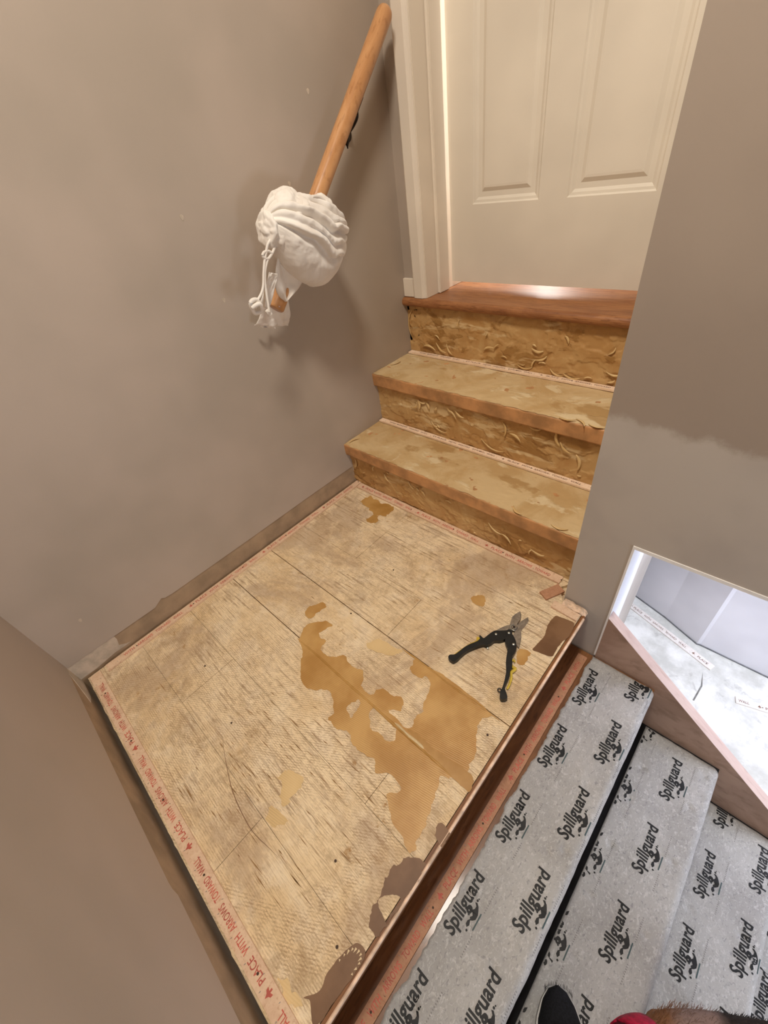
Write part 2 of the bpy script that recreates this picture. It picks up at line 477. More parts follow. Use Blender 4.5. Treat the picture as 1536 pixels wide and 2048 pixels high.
# outlines measured on the real surfaces, world metres
DATA = {
    'glue_main': [[0.4639,-0.6677,0.001],[0.4505,-0.6485,0.001],[0.4079,-0.6261,0.001],[0.3857,-0.5845,0.001],[0.4174,-0.5437,0.001],[0.4484,-0.5368,0.001],[0.4365,-0.5785,0.001],[0.4687,-0.5822,0.001],[0.4762,-0.5858,0.001],[0.4786,-0.6085,0.001],[0.5126,-0.6089,0.001],[0.5352,-0.5941,0.001],[0.5507,-0.579,0.001],[0.5659,-0.5874,0.001],[0.599,-0.584,0.001],[0.6185,-0.5797,0.001],[0.6353,-0.5908,0.001],[0.6451,-0.6122,0.001],[0.666,-0.6161,0.001],[0.6809,-0.6143,0.001],[0.6854,-0.5902,0.001],[0.7009,-0.5777,0.001],[0.718,-0.5818,0.001],[0.7458,-0.5693,0.001],[0.759,-0.5758,0.001],[0.7628,-0.5919,0.001],[0.7496,-0.6027,0.001],[0.7419,-0.6113,0.001],[0.7722,-0.617,0.001],[0.8025,-0.6126,0.001],[0.8065,-0.6003,0.001],[0.7999,-0.5805,0.001],[0.8068,-0.5655,0.001],[0.7959,-0.5458,0.001],[0.7865,-0.509,0.001],[0.7742,-0.4933,0.001],[0.7561,-0.4893,0.001],[0.7463,-0.5025,0.001],[0.7157,-0.5,0.001],[0.7106,-0.4875,0.001],[0.7089,-0.4694,0.001],[0.7513,-0.4637,0.001],[0.8304,-0.4587,0.001],[0.9294,-0.4654,0.001],[0.9219,-0.4898,0.001],[0.9318,-0.5212,0.001],[0.9491,-0.5571,0.001],[0.9559,-0.5912,0.001],[0.9537,-0.6027,0.001],[0.9458,-0.6228,0.001],[0.935,-0.6358,0.001],[0.9207,-0.6441,0.001],[0.9277,-0.6644,0.001],[0.9354,-0.6905,0.001],[0.9412,-0.7135,0.001],[0.9499,-0.7396,0.001],[0.9499,-0.7592,0.001],[0.9556,-0.7733,0.001],[0.9533,-0.7847,0.001],[0.94,-0.7806,0.001],[0.8945,-0.771,0.001],[0.8799,-0.7594,0.001],[0.8536,-0.7425,0.001],[0.8713,-0.72,0.001],[0.8504,-0.7113,0.001],[0.8275,-0.7113,0.001],[0.8091,-0.7269,0.001],[0.7868,-0.7136,0.001],[0.7687,-0.7205,0.001],[0.7486,-0.7206,0.001],[0.7226,-0.7207,0.001],[0.7049,-0.7088,0.001],[0.681,-0.7173,0.001],[0.6709,-0.7233,0.001],[0.6369,-0.7186,0.001],[0.6391,-0.7024,0.001],[0.6025,-0.6775,0.001],[0.5741,-0.6796,0.001],[0.5448,-0.7032,0.001],[0.5117,-0.703,0.001]],
    'glue_hole_a': [[0.6595,-0.6761,0.001],[0.6546,-0.6605,0.001],[0.663,-0.6412,0.001],[0.672,-0.639,0.001],[0.6781,-0.6561,0.001],[0.6821,-0.6816,0.001]],
    'glue_hole_b': [[0.7122,-0.6522,0.001],[0.7051,-0.6365,0.001],[0.7118,-0.6296,0.001],[0.7363,-0.6278,0.001],[0.7735,-0.6297,0.001],[0.7906,-0.638,0.001],[0.7961,-0.6552,0.001],[0.7839,-0.6632,0.001],[0.7555,-0.6648,0.001],[0.7351,-0.6704,0.001]],
    'glue_small_a': [[0.3423,-0.5555,0.001],[0.341,-0.5388,0.001],[0.35,-0.5177,0.001],[0.3689,-0.4984,0.001],[0.3829,-0.5074,0.001],[0.3785,-0.5354,0.001],[0.3798,-0.5552,0.001],[0.3702,-0.5658,0.001]],
    'glue_small_b': [[0.5739,-0.5163,0.001],[0.5829,-0.494,0.001],[0.6055,-0.4797,0.001],[0.6388,-0.4779,0.001],[0.6633,-0.4735,0.001],[0.6593,-0.4882,0.001],[0.649,-0.5021,0.001],[0.6243,-0.5127,0.001],[0.5908,-0.5212,0.001]],
    'glue_small_c': [[0.7141,-0.2148,0.001],[0.7311,-0.1917,0.001],[0.752,-0.2039,0.001],[0.7551,-0.2252,0.001],[0.7269,-0.226,0.001]],
    'glue_small_d': [[0.9009,-0.2855,0.001],[0.9136,-0.2728,0.001],[0.93,-0.2711,0.001],[0.9297,-0.2906,0.001],[0.9314,-0.3134,0.001],[0.9143,-0.3135,0.001]],
    'amber_seam': [[0.8058,-0.6165,0.001],[0.8318,-0.6083,0.001],[0.8653,-0.6105,0.001],[0.9077,-0.6039,0.001],[0.9542,-0.6004,0.001],[0.9763,-0.6045,0.001],[0.9815,-0.6295,0.001],[0.9549,-0.6301,0.001],[0.9083,-0.6274,0.001],[0.8612,-0.6223,0.001],[0.825,-0.6226,0.001]],
    'dark_a': [[0.9289,-0.1336,0.001],[0.9462,-0.1287,0.001],[0.9735,-0.1253,0.001],[0.981,-0.1422,0.001],[0.9826,-0.163,0.001],[0.9824,-0.1762,0.001],[0.9761,-0.1961,0.001],[0.9743,-0.225,0.001],[0.9759,-0.2443,0.001],[0.9666,-0.2537,0.001],[0.9483,-0.2577,0.001],[0.9289,-0.2603,0.001],[0.9313,-0.2308,0.001],[0.9331,-0.2055,0.001],[0.9265,-0.1793,0.001],[0.9248,-0.1623,0.001]],
    'dark_b': [[0.9633,-0.9081,0.001],[0.9523,-0.8913,0.001],[0.9505,-0.8673,0.001],[0.9417,-0.8406,0.001],[0.9446,-0.8142,0.001],[0.9555,-0.7903,0.001],[0.9763,-0.7782,0.001],[0.9878,-0.7801,0.001],[0.9869,-0.8159,0.001],[0.9868,-0.8567,0.001],[0.9859,-0.8945,0.001],[0.9803,-0.9099,0.001]],
    'dark_b_island': [[0.9514,-0.8683,0.001],[0.9638,-0.8535,0.001],[0.9811,-0.8473,0.001],[0.9817,-0.865,0.001],[0.9853,-0.883,0.001],[0.9763,-0.884,0.001],[0.9603,-0.8806,0.001]],
    'dark_c': [[0.9725,-0.7312,0.001],[0.9646,-0.7207,0.001],[0.9683,-0.7086,0.001],[0.9811,-0.7054,0.001],[0.995,-0.7074,0.001],[0.9922,-0.7206,0.001],[0.9902,-0.7413,0.001]],
    'dark_d': [[0.9397,-1.0393,0.001],[0.9538,-1.0173,0.001],[0.9482,-0.9962,0.001],[0.9513,-0.9678,0.001],[0.9558,-0.9472,0.001],[0.9648,-0.9357,0.001],[0.9775,-0.9341,0.001],[0.9838,-0.9445,0.001],[0.9834,-0.9639,0.001],[0.9829,-0.9828,0.001],[0.9802,-1.0107,0.001],[0.98,-1.0353,0.001],[0.9734,-1.0472,0.001],[0.9579,-1.0387,0.001],[0.9486,-1.0355,0.001]],
    'amber_a': [[0.1155,-0.0759,0.001],[0.1254,-0.0398,0.001],[0.1788,-0.0493,0.001],[0.2521,-0.0369,0.001],[0.2585,-0.0671,0.001],[0.2546,-0.0968,0.001],[0.225,-0.1097,0.001],[0.2545,-0.13,0.001],[0.2368,-0.155,0.001],[0.2085,-0.1476,0.001],[0.2033,-0.1037,0.001],[0.1365,-0.0913,0.001]],
    'amber_b': [[0.8911,-1.0574,0.001],[0.9058,-1.0485,0.001],[0.9336,-1.0435,0.001],[0.9389,-1.0542,0.001],[0.9229,-1.0646,0.001],[0.9062,-1.062,0.001]],
    'amber_c': [[0.678,-0.9233,0.001],[0.6931,-0.9176,0.001],[0.7199,-0.9124,0.001],[0.7155,-0.9338,0.001],[0.6938,-0.9385,0.001]],
    'yellow_a': [[0.6423,-0.8808,0.001],[0.6545,-0.8544,0.001],[0.6893,-0.841,0.001],[0.7005,-0.8589,0.001],[0.6997,-0.8973,0.001],[0.6771,-0.9017,0.001],[0.6659,-0.8806,0.001]],
    'amber_d': [[0.7628,-1.0055,0.001],[0.7524,-0.9872,0.001],[0.7805,-0.9807,0.001],[0.8013,-0.9772,0.001],[0.8089,-0.9939,0.001],[0.788,-1.0009,0.001]],
    'crack': [[0.4634,-0.9164,0.001],[0.4969,-0.9316,0.001],[0.5462,-0.95,0.001],[0.5879,-0.9627,0.001],[0.6399,-0.9708,0.001],[0.6862,-0.9731,0.001],[0.7329,-0.9659,0.001],[0.764,-0.9611,0.001]],
    'sn_handle_left': [[0.7762,-0.4167,0.011],[0.7759,-0.4085,0.011],[0.7849,-0.4005,0.011],[0.7891,-0.3856,0.011],[0.7931,-0.3675,0.011],[0.7991,-0.3521,0.011],[0.8073,-0.3371,0.011],[0.8107,-0.3257,0.011],[0.8084,-0.3187,0.011],[0.8036,-0.3146,0.011],[0.8087,-0.3141,0.011],[0.8177,-0.3155,0.011],[0.821,-0.3024,0.011],[0.8273,-0.2808,0.011],[0.8389,-0.2708,0.011],[0.8517,-0.2598,0.011],[0.8551,-0.2538,0.011],[0.8629,-0.2523,0.011],[0.8685,-0.2592,0.011],[0.8714,-0.2702,0.011],[0.8634,-0.2829,0.011],[0.8554,-0.2955,0.011],[0.8438,-0.305,0.011],[0.8405,-0.3168,0.011],[0.8342,-0.3292,0.011],[0.8262,-0.3332,0.011],[0.8138,-0.3525,0.011],[0.804,-0.3729,0.011],[0.7997,-0.393,0.011],[0.7983,-0.4066,0.011],[0.7938,-0.4182,0.011],[0.784,-0.4198,0.011]],
    'sn_handle_right': [[0.8607,-0.2784,0.011],[0.8623,-0.2662,0.011],[0.8673,-0.2601,0.011],[0.883,-0.2699,0.011],[0.8921,-0.28,0.011],[0.8987,-0.2918,0.011],[0.9014,-0.3083,0.011],[0.902,-0.318,0.011],[0.9138,-0.3387,0.011],[0.9159,-0.3508,0.011],[0.9213,-0.3658,0.011],[0.9256,-0.3868,0.011],[0.9275,-0.3982,0.011],[0.9423,-0.4116,0.011],[0.9448,-0.4185,0.011],[0.938,-0.4266,0.011],[0.9306,-0.4246,0.011],[0.9259,-0.414,0.011],[0.9228,-0.3983,0.011],[0.9179,-0.3817,0.011],[0.9132,-0.3683,0.011],[0.9066,-0.3542,0.011],[0.8942,-0.3343,0.011],[0.8858,-0.3142,0.011],[0.882,-0.3047,0.011],[0.8718,-0.2958,0.011],[0.8648,-0.2883,0.011]],
    'sn_blade_upper': [[0.8524,-0.2491,0.011],[0.8494,-0.2378,0.011],[0.8455,-0.2234,0.011],[0.8423,-0.213,0.011],[0.8442,-0.2008,0.011],[0.8504,-0.185,0.011],[0.8564,-0.1905,0.011],[0.8619,-0.2028,0.011],[0.8634,-0.2179,0.011],[0.8637,-0.2246,0.011],[0.869,-0.2296,0.011],[0.8698,-0.2403,0.011],[0.8647,-0.2465,0.011]],
    'sn_blade_lower': [[0.8748,-0.1867,0.011],[0.8795,-0.1918,0.011],[0.8804,-0.213,0.011],[0.8791,-0.231,0.011],[0.892,-0.2543,0.011],[0.8971,-0.2697,0.011],[0.8997,-0.2804,0.011],[0.8904,-0.277,0.011],[0.8749,-0.2674,0.011],[0.8709,-0.2573,0.011],[0.8718,-0.25,0.011],[0.8651,-0.244,0.011],[0.8639,-0.2267,0.011],[0.8658,-0.2115,0.011],[0.8695,-0.1993,0.011]],
    'sn_shank': [[0.8271,-0.282,0.011],[0.8333,-0.2614,0.011],[0.8398,-0.2485,0.011],[0.8483,-0.2374,0.011],[0.8597,-0.2436,0.011],[0.8647,-0.2554,0.011],[0.8548,-0.2652,0.011],[0.8416,-0.2754,0.011]],
    'sn_bolt': [[0.8627,-0.2395,0.02]],
    'sn_rivets': [[0.8364,-0.2861,0.018],[0.8608,-0.2629,0.018],[0.8869,-0.285,0.018],[0.8384,-0.3291,0.018]],
    'sn_ring': [[0.9201,-0.4081,0.01]],
    'sn_yellow_left': [[0.7821,-0.4043,0.012],[0.7882,-0.3817,0.012],[0.7975,-0.3524,0.012],[0.8062,-0.3354,0.012],[0.8091,-0.3255,0.012],[0.8075,-0.3213,0.012],[0.8022,-0.3209,0.012],[0.8059,-0.328,0.012]],
    'sn_yellow_right': [[0.9126,-0.3225,0.012],[0.907,-0.3198,0.012],[0.9036,-0.3266,0.012],[0.9079,-0.3342,0.012],[0.9153,-0.3373,0.012],[0.9216,-0.3372,0.012],[0.9208,-0.3456,0.012],[0.9193,-0.3527,0.012],[0.9256,-0.363,0.012],[0.9307,-0.3796,0.012],[0.9325,-0.3948,0.012]],
    'ball': [[0.13,-0.1159,0.9619],[0.13,-0.0913,0.9776],[0.13,-0.0354,0.9564],[0.13,-0.0008,0.9436],[0.13,0.0324,0.9007],[0.13,0.0492,0.8594],[0.13,0.0518,0.8261],[0.13,0.0293,0.7893],[0.13,-0.0139,0.7648],[0.13,-0.0711,0.7676],[0.13,-0.1065,0.786],[0.13,-0.1493,0.8338],[0.13,-0.1601,0.8829],[0.13,-0.1732,0.9091],[0.13,-0.1952,0.9055],[0.13,-0.1892,0.9258],[0.13,-0.1704,0.9391],[0.13,-0.1559,0.9472],[0.13,-0.1334,0.9702]],
    'poleL': [[0.13,-0.169,0.9313]],
    'poleR': [[0.13,0.0428,0.8677]],
    'ballc': [[0.12,-0.0643,0.8776]],
    'cordA': [[0.13,-0.186,0.8943],[0.13,-0.1986,0.8857],[0.13,-0.2087,0.8719],[0.13,-0.2202,0.8549],[0.13,-0.2316,0.8326],[0.13,-0.2421,0.8096],[0.13,-0.2538,0.7953],[0.13,-0.2735,0.7813],[0.13,-0.283,0.7698]],
    'cordB': [[0.13,-0.1737,0.8903],[0.13,-0.1811,0.8774],[0.13,-0.195,0.8657],[0.13,-0.2093,0.859],[0.13,-0.2201,0.8662],[0.13,-0.215,0.8732],[0.13,-0.2012,0.8735],[0.13,-0.1944,0.8672]],
    'cordC': [[0.13,-0.2099,0.8575],[0.13,-0.2242,0.8392],[0.13,-0.2349,0.813],[0.13,-0.2408,0.7865],[0.13,-0.2444,0.7658],[0.13,-0.2481,0.7504]],
    'cordR': [[0.15,-0.0522,0.9553],[0.15,-0.0284,0.9511],[0.15,-0.015,0.9367],[0.15,-0.0141,0.9142],[0.15,0.0052,0.8979],[0.15,0.0164,0.8892]],
    'cordR2': [[0.15,0.0164,0.8892],[0.15,0.0306,0.8695],[0.15,0.0326,0.8355],[0.15,0.0187,0.8072],[0.15,-0.0099,0.7799]],
    'knot': [[0.14,-0.2927,0.7733],[0.14,-0.2736,0.7749],[0.14,-0.2851,0.764],[0.14,-0.2685,0.7645]],
    'tailA': [[0.1,-0.1453,0.8769],[0.1,-0.1285,0.8285],[0.1,-0.0971,0.7825],[0.1,-0.1574,0.7505],[0.1,-0.1635,0.7483],[0.1,-0.1773,0.7674],[0.1,-0.187,0.7886],[0.1,-0.1675,0.8512]],
    'flapB': [[0.12,-0.2135,0.8314],[0.12,-0.1884,0.8219],[0.12,-0.1988,0.8016],[0.12,-0.2278,0.7529],[0.12,-0.2613,0.7663],[0.12,-0.2294,0.8094]],
    'bottomC': [[0.05,-0.2124,0.7392],[0.05,-0.1405,0.7385],[0.05,-0.1257,0.7261],[0.05,-0.1271,0.6671],[0.05,-0.171,0.6726],[0.05,-0.2087,0.6891],[0.05,-0.237,0.7106]],
    'bracket': [[0.03,0.3066,1.1552],[0.03,0.3038,1.1439],[0.03,0.3058,1.1361],[0.03,0.2685,1.1115],[0.03,0.2487,1.0879],[0.03,0.2418,1.0763]],
    'basewall': [[0.9857,0.9024,-0.95],[1.1611,0.8452,-0.95],[1.3156,0.7762,-0.95],[1.329,0.7799,-0.95],[1.5848,0.778,-0.95]],
    'strip1': [[0.9975,0.8053,-0.94],[1.3965,0.6666,-0.94],[1.4034,0.7026,-0.94],[1.0065,0.8356,-0.94]],
    'strip2': [[1.4993,0.5981,-0.94],[1.5126,0.5759,-0.94],[1.6104,0.6022,-0.94],[1.6058,0.63,-0.94]],
    'crackfloor': [[1.3735,0.6399,-0.95],[1.3809,0.5714,-0.95],[1.3755,0.4816,-0.95]],
    'nails': [[0.454,-0.8849,0.0],[0.2529,-0.8511,0.0],[0.4635,-0.4735,0.0],[0.8515,-0.889,0.0],[0.9387,-0.9645,0.0],[0.9511,-0.51,0.0],[0.4551,-0.2721,0.0]],
    'spots_left': [[0.0,0.1286,1.1522],[0.0,0.0065,0.9831],[0.0,-0.3151,0.9637],[0.0,-0.2868,0.7808],[0.0,-1.0079,0.1837]],
    'leftband_top': [[0.0,-1.1135,0.076],[0.0,-1.0478,0.0716],[0.0,-0.8549,0.0684],[0.0,-0.8264,0.0853],[0.0,-0.8171,0.0779],[0.0,-0.7933,0.0753],[0.0,0.0042,0.0755]],
    'smearL': [[0.0,-1.1135,0.076],[0.0,-1.0661,0.0754],[0.0,-0.9811,0.0764],[0.0,-0.9877,0.031],[0.0,-0.9604,0.0144],[0.0,-1.0079,0.0165],[0.0,-1.115,0.0097]],
    'nearband_top': [[0.0149,-1.11,0.0883],[0.5193,-1.11,0.0954],[0.667,-1.11,0.0948],[0.6792,-1.11,0.0909],[0.6891,-1.11,0.0794],[0.7842,-1.11,0.0784],[0.9003,-1.11,0.0703]],
    'dimples': [[1.0322,-0.222,-0.18],[1.0413,-0.349,-0.18],[1.1682,-0.2594,-0.18],[1.1577,-0.3974,-0.18],[1.1719,-0.546,-0.18],[1.1441,-0.5704,-0.18]],
    'dimples2': [[1.3821,-0.1108,-0.37],[1.3737,-0.2119,-0.37],[1.256,-0.1905,-0.37],[1.2581,-0.2894,-0.37],[1.2578,-0.4156,-0.37],[1.3771,-0.3556,-0.37],[1.3719,-0.5257,-0.37],[1.2576,-0.5399,-0.37]],
}

# ------------------------------------------------------------------ setting
XL, YN, YW, W, YD = 0.0, -1.11, -0.06, 0.92, 0.425
FLOW = -0.95
TOP = 2.9
H1, H2, H3 = 0.190, 0.390, 0.597

def struct(o, label=None):
    o['kind'] = 'structure'
    if label: o['label'] = label
    return o

# left wall: bare board behind, paint layer proud of it, ragged where the baseboard came off
wl = struct(MB().box((-0.12, -1.25, -1.1), (0.0, 1.0, TOP)).build('wall_left', M_bare), 'tall taupe wall on the left of the landing')
band = [(0, -1.25, 0.076)] + [tuple(p) for p in DATA['leftband_top'][1:6]] + [(0, -0.5, .0745), (0, -0.25, .0765), (0, 0.0, .0755), (0, 0.0, 0.0), (0, YD + 0.001, 0.0), (0, YD + 0.001, TOP), (0, -1.25, TOP)]
MB().prism([(0.0, p[1], p[2]) for p in band], (0.0016, 0, 0)).build('paint_layer', M_wall, wl)
sm = [(0.0, p[1], max(p[2], 0.0)) for p in smooth_line(DATA['smearL'], 2, True)]
MB().prism(sm, (0.0007, 0, 0)).build('primer_smear', M_primer, wl)
mb = MB()
for p in DATA['spots_left']:
    y, z = p[1], p[2]
    mb.prism([(0.0016, y + 0.004 * math.cos(a) * (1 + .3 * math.sin(3 * a)), z + 0.006 * math.sin(a)) for a in [k * math.pi / 5 for k in range(10)]], (0.0006, 0, 0))
tag(mb.build('paint_chip', M_primer, wl), kind='stuff')

wn = struct(MB().box((0.0, -1.25, -1.1), (3.1, YN, TOP)).build('wall_near', M_bare), 'taupe wall along the near side of the landing')
nb = [(0.0, YN, .078)] + [(p[0], YN, p[2] - .010) for p in DATA['nearband_top'][1:6]] + [(0.9, YN, 0.07), (1.04, YN, 0.07), (2.2, YN, -0.95), (3.1, YN, -0.95), (3.1, YN, TOP), (0.0, YN, TOP)]
MB().prism(nb, (0, 0.0016, 0)).build('paint_layer', M_wall, wn)
MB().prism([(0.0, YN, 0), (0.07, YN, 0), (0.11, YN, .02), (0.06, YN, .05), (0.02, YN, .078), (0, YN, .078)], (0, 0.0007, 0)).build('primer_smear', M_primer, wn)

# wall with the door
wd = MB()
wd.box((0, YD, H2), (0.05, YD + 0.12, TOP))
wd.box((0.05, YD, 2.68), (0.92, YD + 0.12, TOP))
struct(wd.build('wall_door', M_wall), 'wall around the white door')
# right wall with the opening
wr = MB()
poly = [(W, YW, -1.0), (1.037, YW, -1.0), (1.037, YW, 0.275), (3.1, YW, 0.275), (3.1, YW, TOP), (W, YW, TOP)]
wr.prism(poly, (0, 0.16, 0))
wr.box((W, YW + 0.16, -1.0), (1.02, 0.70, TOP))
wrr = struct(wr.build('wall_right', M_wall_patch), 'taupe wall on the right with a touched-up lighter band')
lin = MB()
lin.box((1.0365, YW + 0.002, -1.0), (1.039, YW + 0.205, 0.2745))
lin.box((1.0395, YW + 0.008, 0.2725), (3.1, YW + 0.16, 0.2755))
lin.box((1.0, YW + 0.16, -1.0), (1.0365, YW + 0.205, 1.4))
lin.box((1.0, YW + 0.161, 0.26), (3.1, YW + 0.175, 1.4))
lin.build('opening_reveal', M_lav, wrr)
bd = MB()
bd.box((1.0350, YW - 0.0016, -0.185), (1.0395, YW + 0.006, 0.2765))
bd.box((1.0350, YW - 0.0022, 0.2700), (3.1, YW + 0.008, 0.2785))
bd.build('corner_bead', M_bead, wrr)

we = struct(MB().box((3.1, -1.25, -1.1), (3.2, YW + 0.0, TOP)).build('wall_end', M_wall), 'wall at the foot of the lower stairs')
struct(MB().box((-0.12, -1.25, TOP), (3.2, 1.9, TOP + 0.1)).build('ceiling', M_ceiling), 'ceiling over the stairwell')

# room beyond the opening
fl = struct(MB().box((0.7, -1.25, FLOW - 0.1), (3.2, 1.3, FLOW)).build('floor', M_conc), 'pale patched concrete floor seen through the opening')
bw = [(p[0], p[1]) for p in DATA['basewall']]
path = [(0.9, 0.93), bw[0], bw[1], bw[2], bw[3], (1.9, 0.775), (3.2, 0.77)]
mb = MB()
mb.prism([(x, y, FLOW) for x, y in path] + [(3.2, 1.1, FLOW), (0.9, 1.1, FLOW)], (0, 0, 2.4))
struct(mb.build('wall_far', M_lav), 'cool white wall beyond the opening')
gap = MB()
for i in range(len(path) - 1):
    (xa, ya), (xb, yb) = path[i], path[i + 1]
    gap.prism([(xa, ya - 0.004, FLOW), (xb, yb - 0.004, FLOW), (xb, yb + 0.002, FLOW), (xa, ya + 0.002, FLOW)], (0, 0, 0.006))
struct(gap.build('trim_1', simple('grey_gap_filler', (120, 122, 124), 0.8)), 'grey gap line at the foot of the white wall')
struct(MB().box((0.9, 0.1, 1.4), (3.2, 1.1, 1.46)).build('ceiling_basement', M_lav), 'ceiling of the room beyond the opening')
struct(MB().box((3.1, -0.06, -1.0), (3.2, 1.1, 1.4)).build('wall_basement_end', M_lav), 'end wall of the room beyond the opening')
ck = DATA['crackfloor']
MB().prism([(ck[0][0], ck[0][1], FLOW), (ck[1][0] + .003, ck[1][1], FLOW), (ck[2][0], ck[2][1], FLOW), (ck[2][0] + .006, ck[2][1], FLOW), (ck[1][0] + .009, ck[1][1], FLOW)], (0, 0, 0.0006)).build('crack', simple('grey_crack', (120, 118, 112)), fl)

# landing floor: boards laid along x
LX1 = 0.980
lf = struct(MB().box((0.0, -1.10, -0.03), (LX1 - 0.002, 0.01, -0.013)).build('floor_landing', M_ply), 'square landing of old glue-stained plywood boards')
rows = [(-1.100, -0.945, [0.68]), (-0.945, -0.785, [0.30]), (-0.785, -0.624, [0.83]), (-0.624, -0.463, []), (-0.463, -0.31, [0.60]), (-0.31, -0.155, [0.317]), (-0.155, 0.004, [0.317])]
strong = {-0.624, -0.463}
for (y0, y1, js) in rows:
    ga = 0.0012 if y0 in strong else 0.0003
    gb = 0.0012 if y1 in strong else 0.0003
    xs = [0.003] + js + [LX1]
    for i in range(len(xs) - 1):
        xa, xb = xs[i] + (0.0004 if i else 0), xs[i + 1] - 0.0004
        notch = (y1 > -0.1 and xb > 0.9)
        if y0 < -1.09:       # splintered outer edge
            pts = [(xb, y1 - gb), (xa, y1 - gb)]
            n = 40
            for k in range(n + 1):
                x = xa + (xb - xa) * k / n
                pts.append((x, y0 + 0.004 + 0.004 * fbm((x * 30, 3, 2)), ))
            mb = MB().prism([(p[0], p[1], -0.012) for p in pts], (0, 0, 0.012))
        elif notch:
            mb = MB().prism([(xa, y0 + ga, -0.012), (xb, y0 + ga, -0.012), (xb, -0.083, -0.012), (0.925, -0.083, -0.012), (0.895, -0.035, -0.012), (0.918, -0.0, -0.012), (0.905, y1 - gb, -0.012), (xa, y1 - gb, -0.012)], (0, 0, 0.012))
        else:
            mb = MB().bbox((xa, y0 + ga, -0.012), (xb, y1 - gb, 0.0), 0.0005)
        mb.build('plank', M_ply, lf)

decal('glue_patch', 'glue_main', M_glue, lf, ('glue_hole_a', 'glue_hole_b'))
for k in 'abcd': decal('glue_patch', 'glue_small_' + k, M_faint if k == 'b' else M_glue, lf)
for k in ('amber_a', 'amber_b', 'amber_c', 'yellow_a'):
    decal('glue_stain', k, M_amber if k == 'amber_a' else M_faint, lf, h=0.0004, rag=0.009)
decal('glue_stain', 'amber_seam', M_amber, lf, z=0.0008, h=0.0005)
decal('dark_stain', 'dark_a', M_dark, lf, h=0.0008, rag=0.0012)
decal('dark_stain', 'dark_b', M_dark, lf, ('dark_b_island',))
decal('dark_stain', 'dark_c', M_dark, lf)
decal('dark_stain', 'dark_d', M_dark, lf, rag=0.0012)
# scalloped pale marks inside the stain at the near edge
mb = MB()
P = smooth_line(DATA['dark_d'], 4, True)
for i in range(12, 34, 2):
    p = P[i % len(P)]; c = V((sum(q.x for q in P) / len(P), sum(q.y for q in P) / len(P), 0)); d = (c - p); d.z = 0
    a = p + d * 0.12; b = p + d * (0.20 + 0.1 * random.random()); s = V((-d.y, d.x, 0)).normalized() * 0.0017
    mb.prism([(a.x - s.x, a.y - s.y, .001), (b.x, b.y, .001), (a.x + s.x, a.y + s.y, .001)], (0, 0, 0.0004))
tag(mb.build('glue_scallop', M_pale, lf), kind='stuff')
# creases of glue pushed up along the two open seams
def ridge(name, x0, x1, y, h, wd_, mat, seed):
    n = 70
    def fn(u, v):
        x = x0 + (x1 - x0) * u
        t = (v - 0.5) * 2
        e = min(1, 8 * u, 8 * (1 - u))
        a = (1 - t * t) * h * (0.5 + 0.9 * abs(fbm((x * 22, seed, 0)))) * e
        return (x, y + t * wd_ * (0.6 + 0.5 * abs(fbm((x * 15, 0, seed)))) * (0.3 + e * .7) + 0.002 * fbm((x * 9, seed, 4)), 0.0006 + a)
    return MB().grid(n, 7, fn).build(name, mat, lf, True)
ridge('glue_ridge', 0.40, 0.955, -0.628, 0.0035, 0.0045, M_amber, 1)
ridge('glue_ridge', 0.66, 0.955, -0.467, 0.0020, 0.0035, M_amber, 5)
ridge('glue_ridge', 0.77, 0.86, -0.624, 0.0060, 0.0055, M_pale, 8)
def crackline(pts, wdt=0.0016, z=0.0003):
    S = smooth_line([(p[0], p[1], z) for p in pts], 5)
    L, Rr = [], []
    for i, p in enumerate(S):
        t = (S[min(i + 1, len(S) - 1)] - S[max(i - 1, 0)]).normalized(); s = V((-t.y, t.x, 0)) * wdt * 0.5 * math.sin(math.pi * (i + 1) / (len(S) + 1))
        L.append(p + s); Rr.append(p - s)
    mb = MB()
    n = len(L)
    mb.add(L + Rr, [(i, i + 1, n + i + 1, n + i) for i in range(n - 1)])
    return mb
crackline(DATA['crack']).build('crack', M_dark, lf)
mb = MB()
for p in DATA['nails']:
    mb.disc((p[0], p[1], 0.0001), 0.0026, 0.0008, 10)
tag(mb.build('nail_head', M_hole, lf), kind='stuff')
# long splintered checks in the veneer, cut as narrow dark slots
mb = MB()
random.seed(21)
for i in range(150):
    zone = random.random()
    if zone < 0.6:
        x = random.uniform(0.45, 0.9); y = random.uniform(-1.03, -0.70) + (x - 0.7) * 0.12
    elif zone < 0.8:
        x = random.uniform(0.5, 0.9); y = random.uniform(-0.36, -0.06)
    else:
        x = random.uniform(0.05, 0.9); y = random.uniform(-1.03, -0.05)
    L_ = random.uniform(0.01, 0.055); w_ = random.uniform(0.0005, 0.0013)
    a = random.uniform(-0.07, 0.07) + 0.05
    dx, dy = math.cos(a), math.sin(a)
    z = 0.00015
    mb.add([(x, y, z), (x + dx * L_ * .5 + dy * w_, y + dy * L_ * .5 - dx * w_, z), (x + dx * L_, y + dy * L_, z), (x + dx * L_ * .5 - dy * w_, y + dy * L_ * .5 + dx * w_, z)], [(0, 1, 2, 3)])
tag(mb.build('grain_check', simple('open_grain', (146, 112, 72), 0.8), lf), kind='stuff')
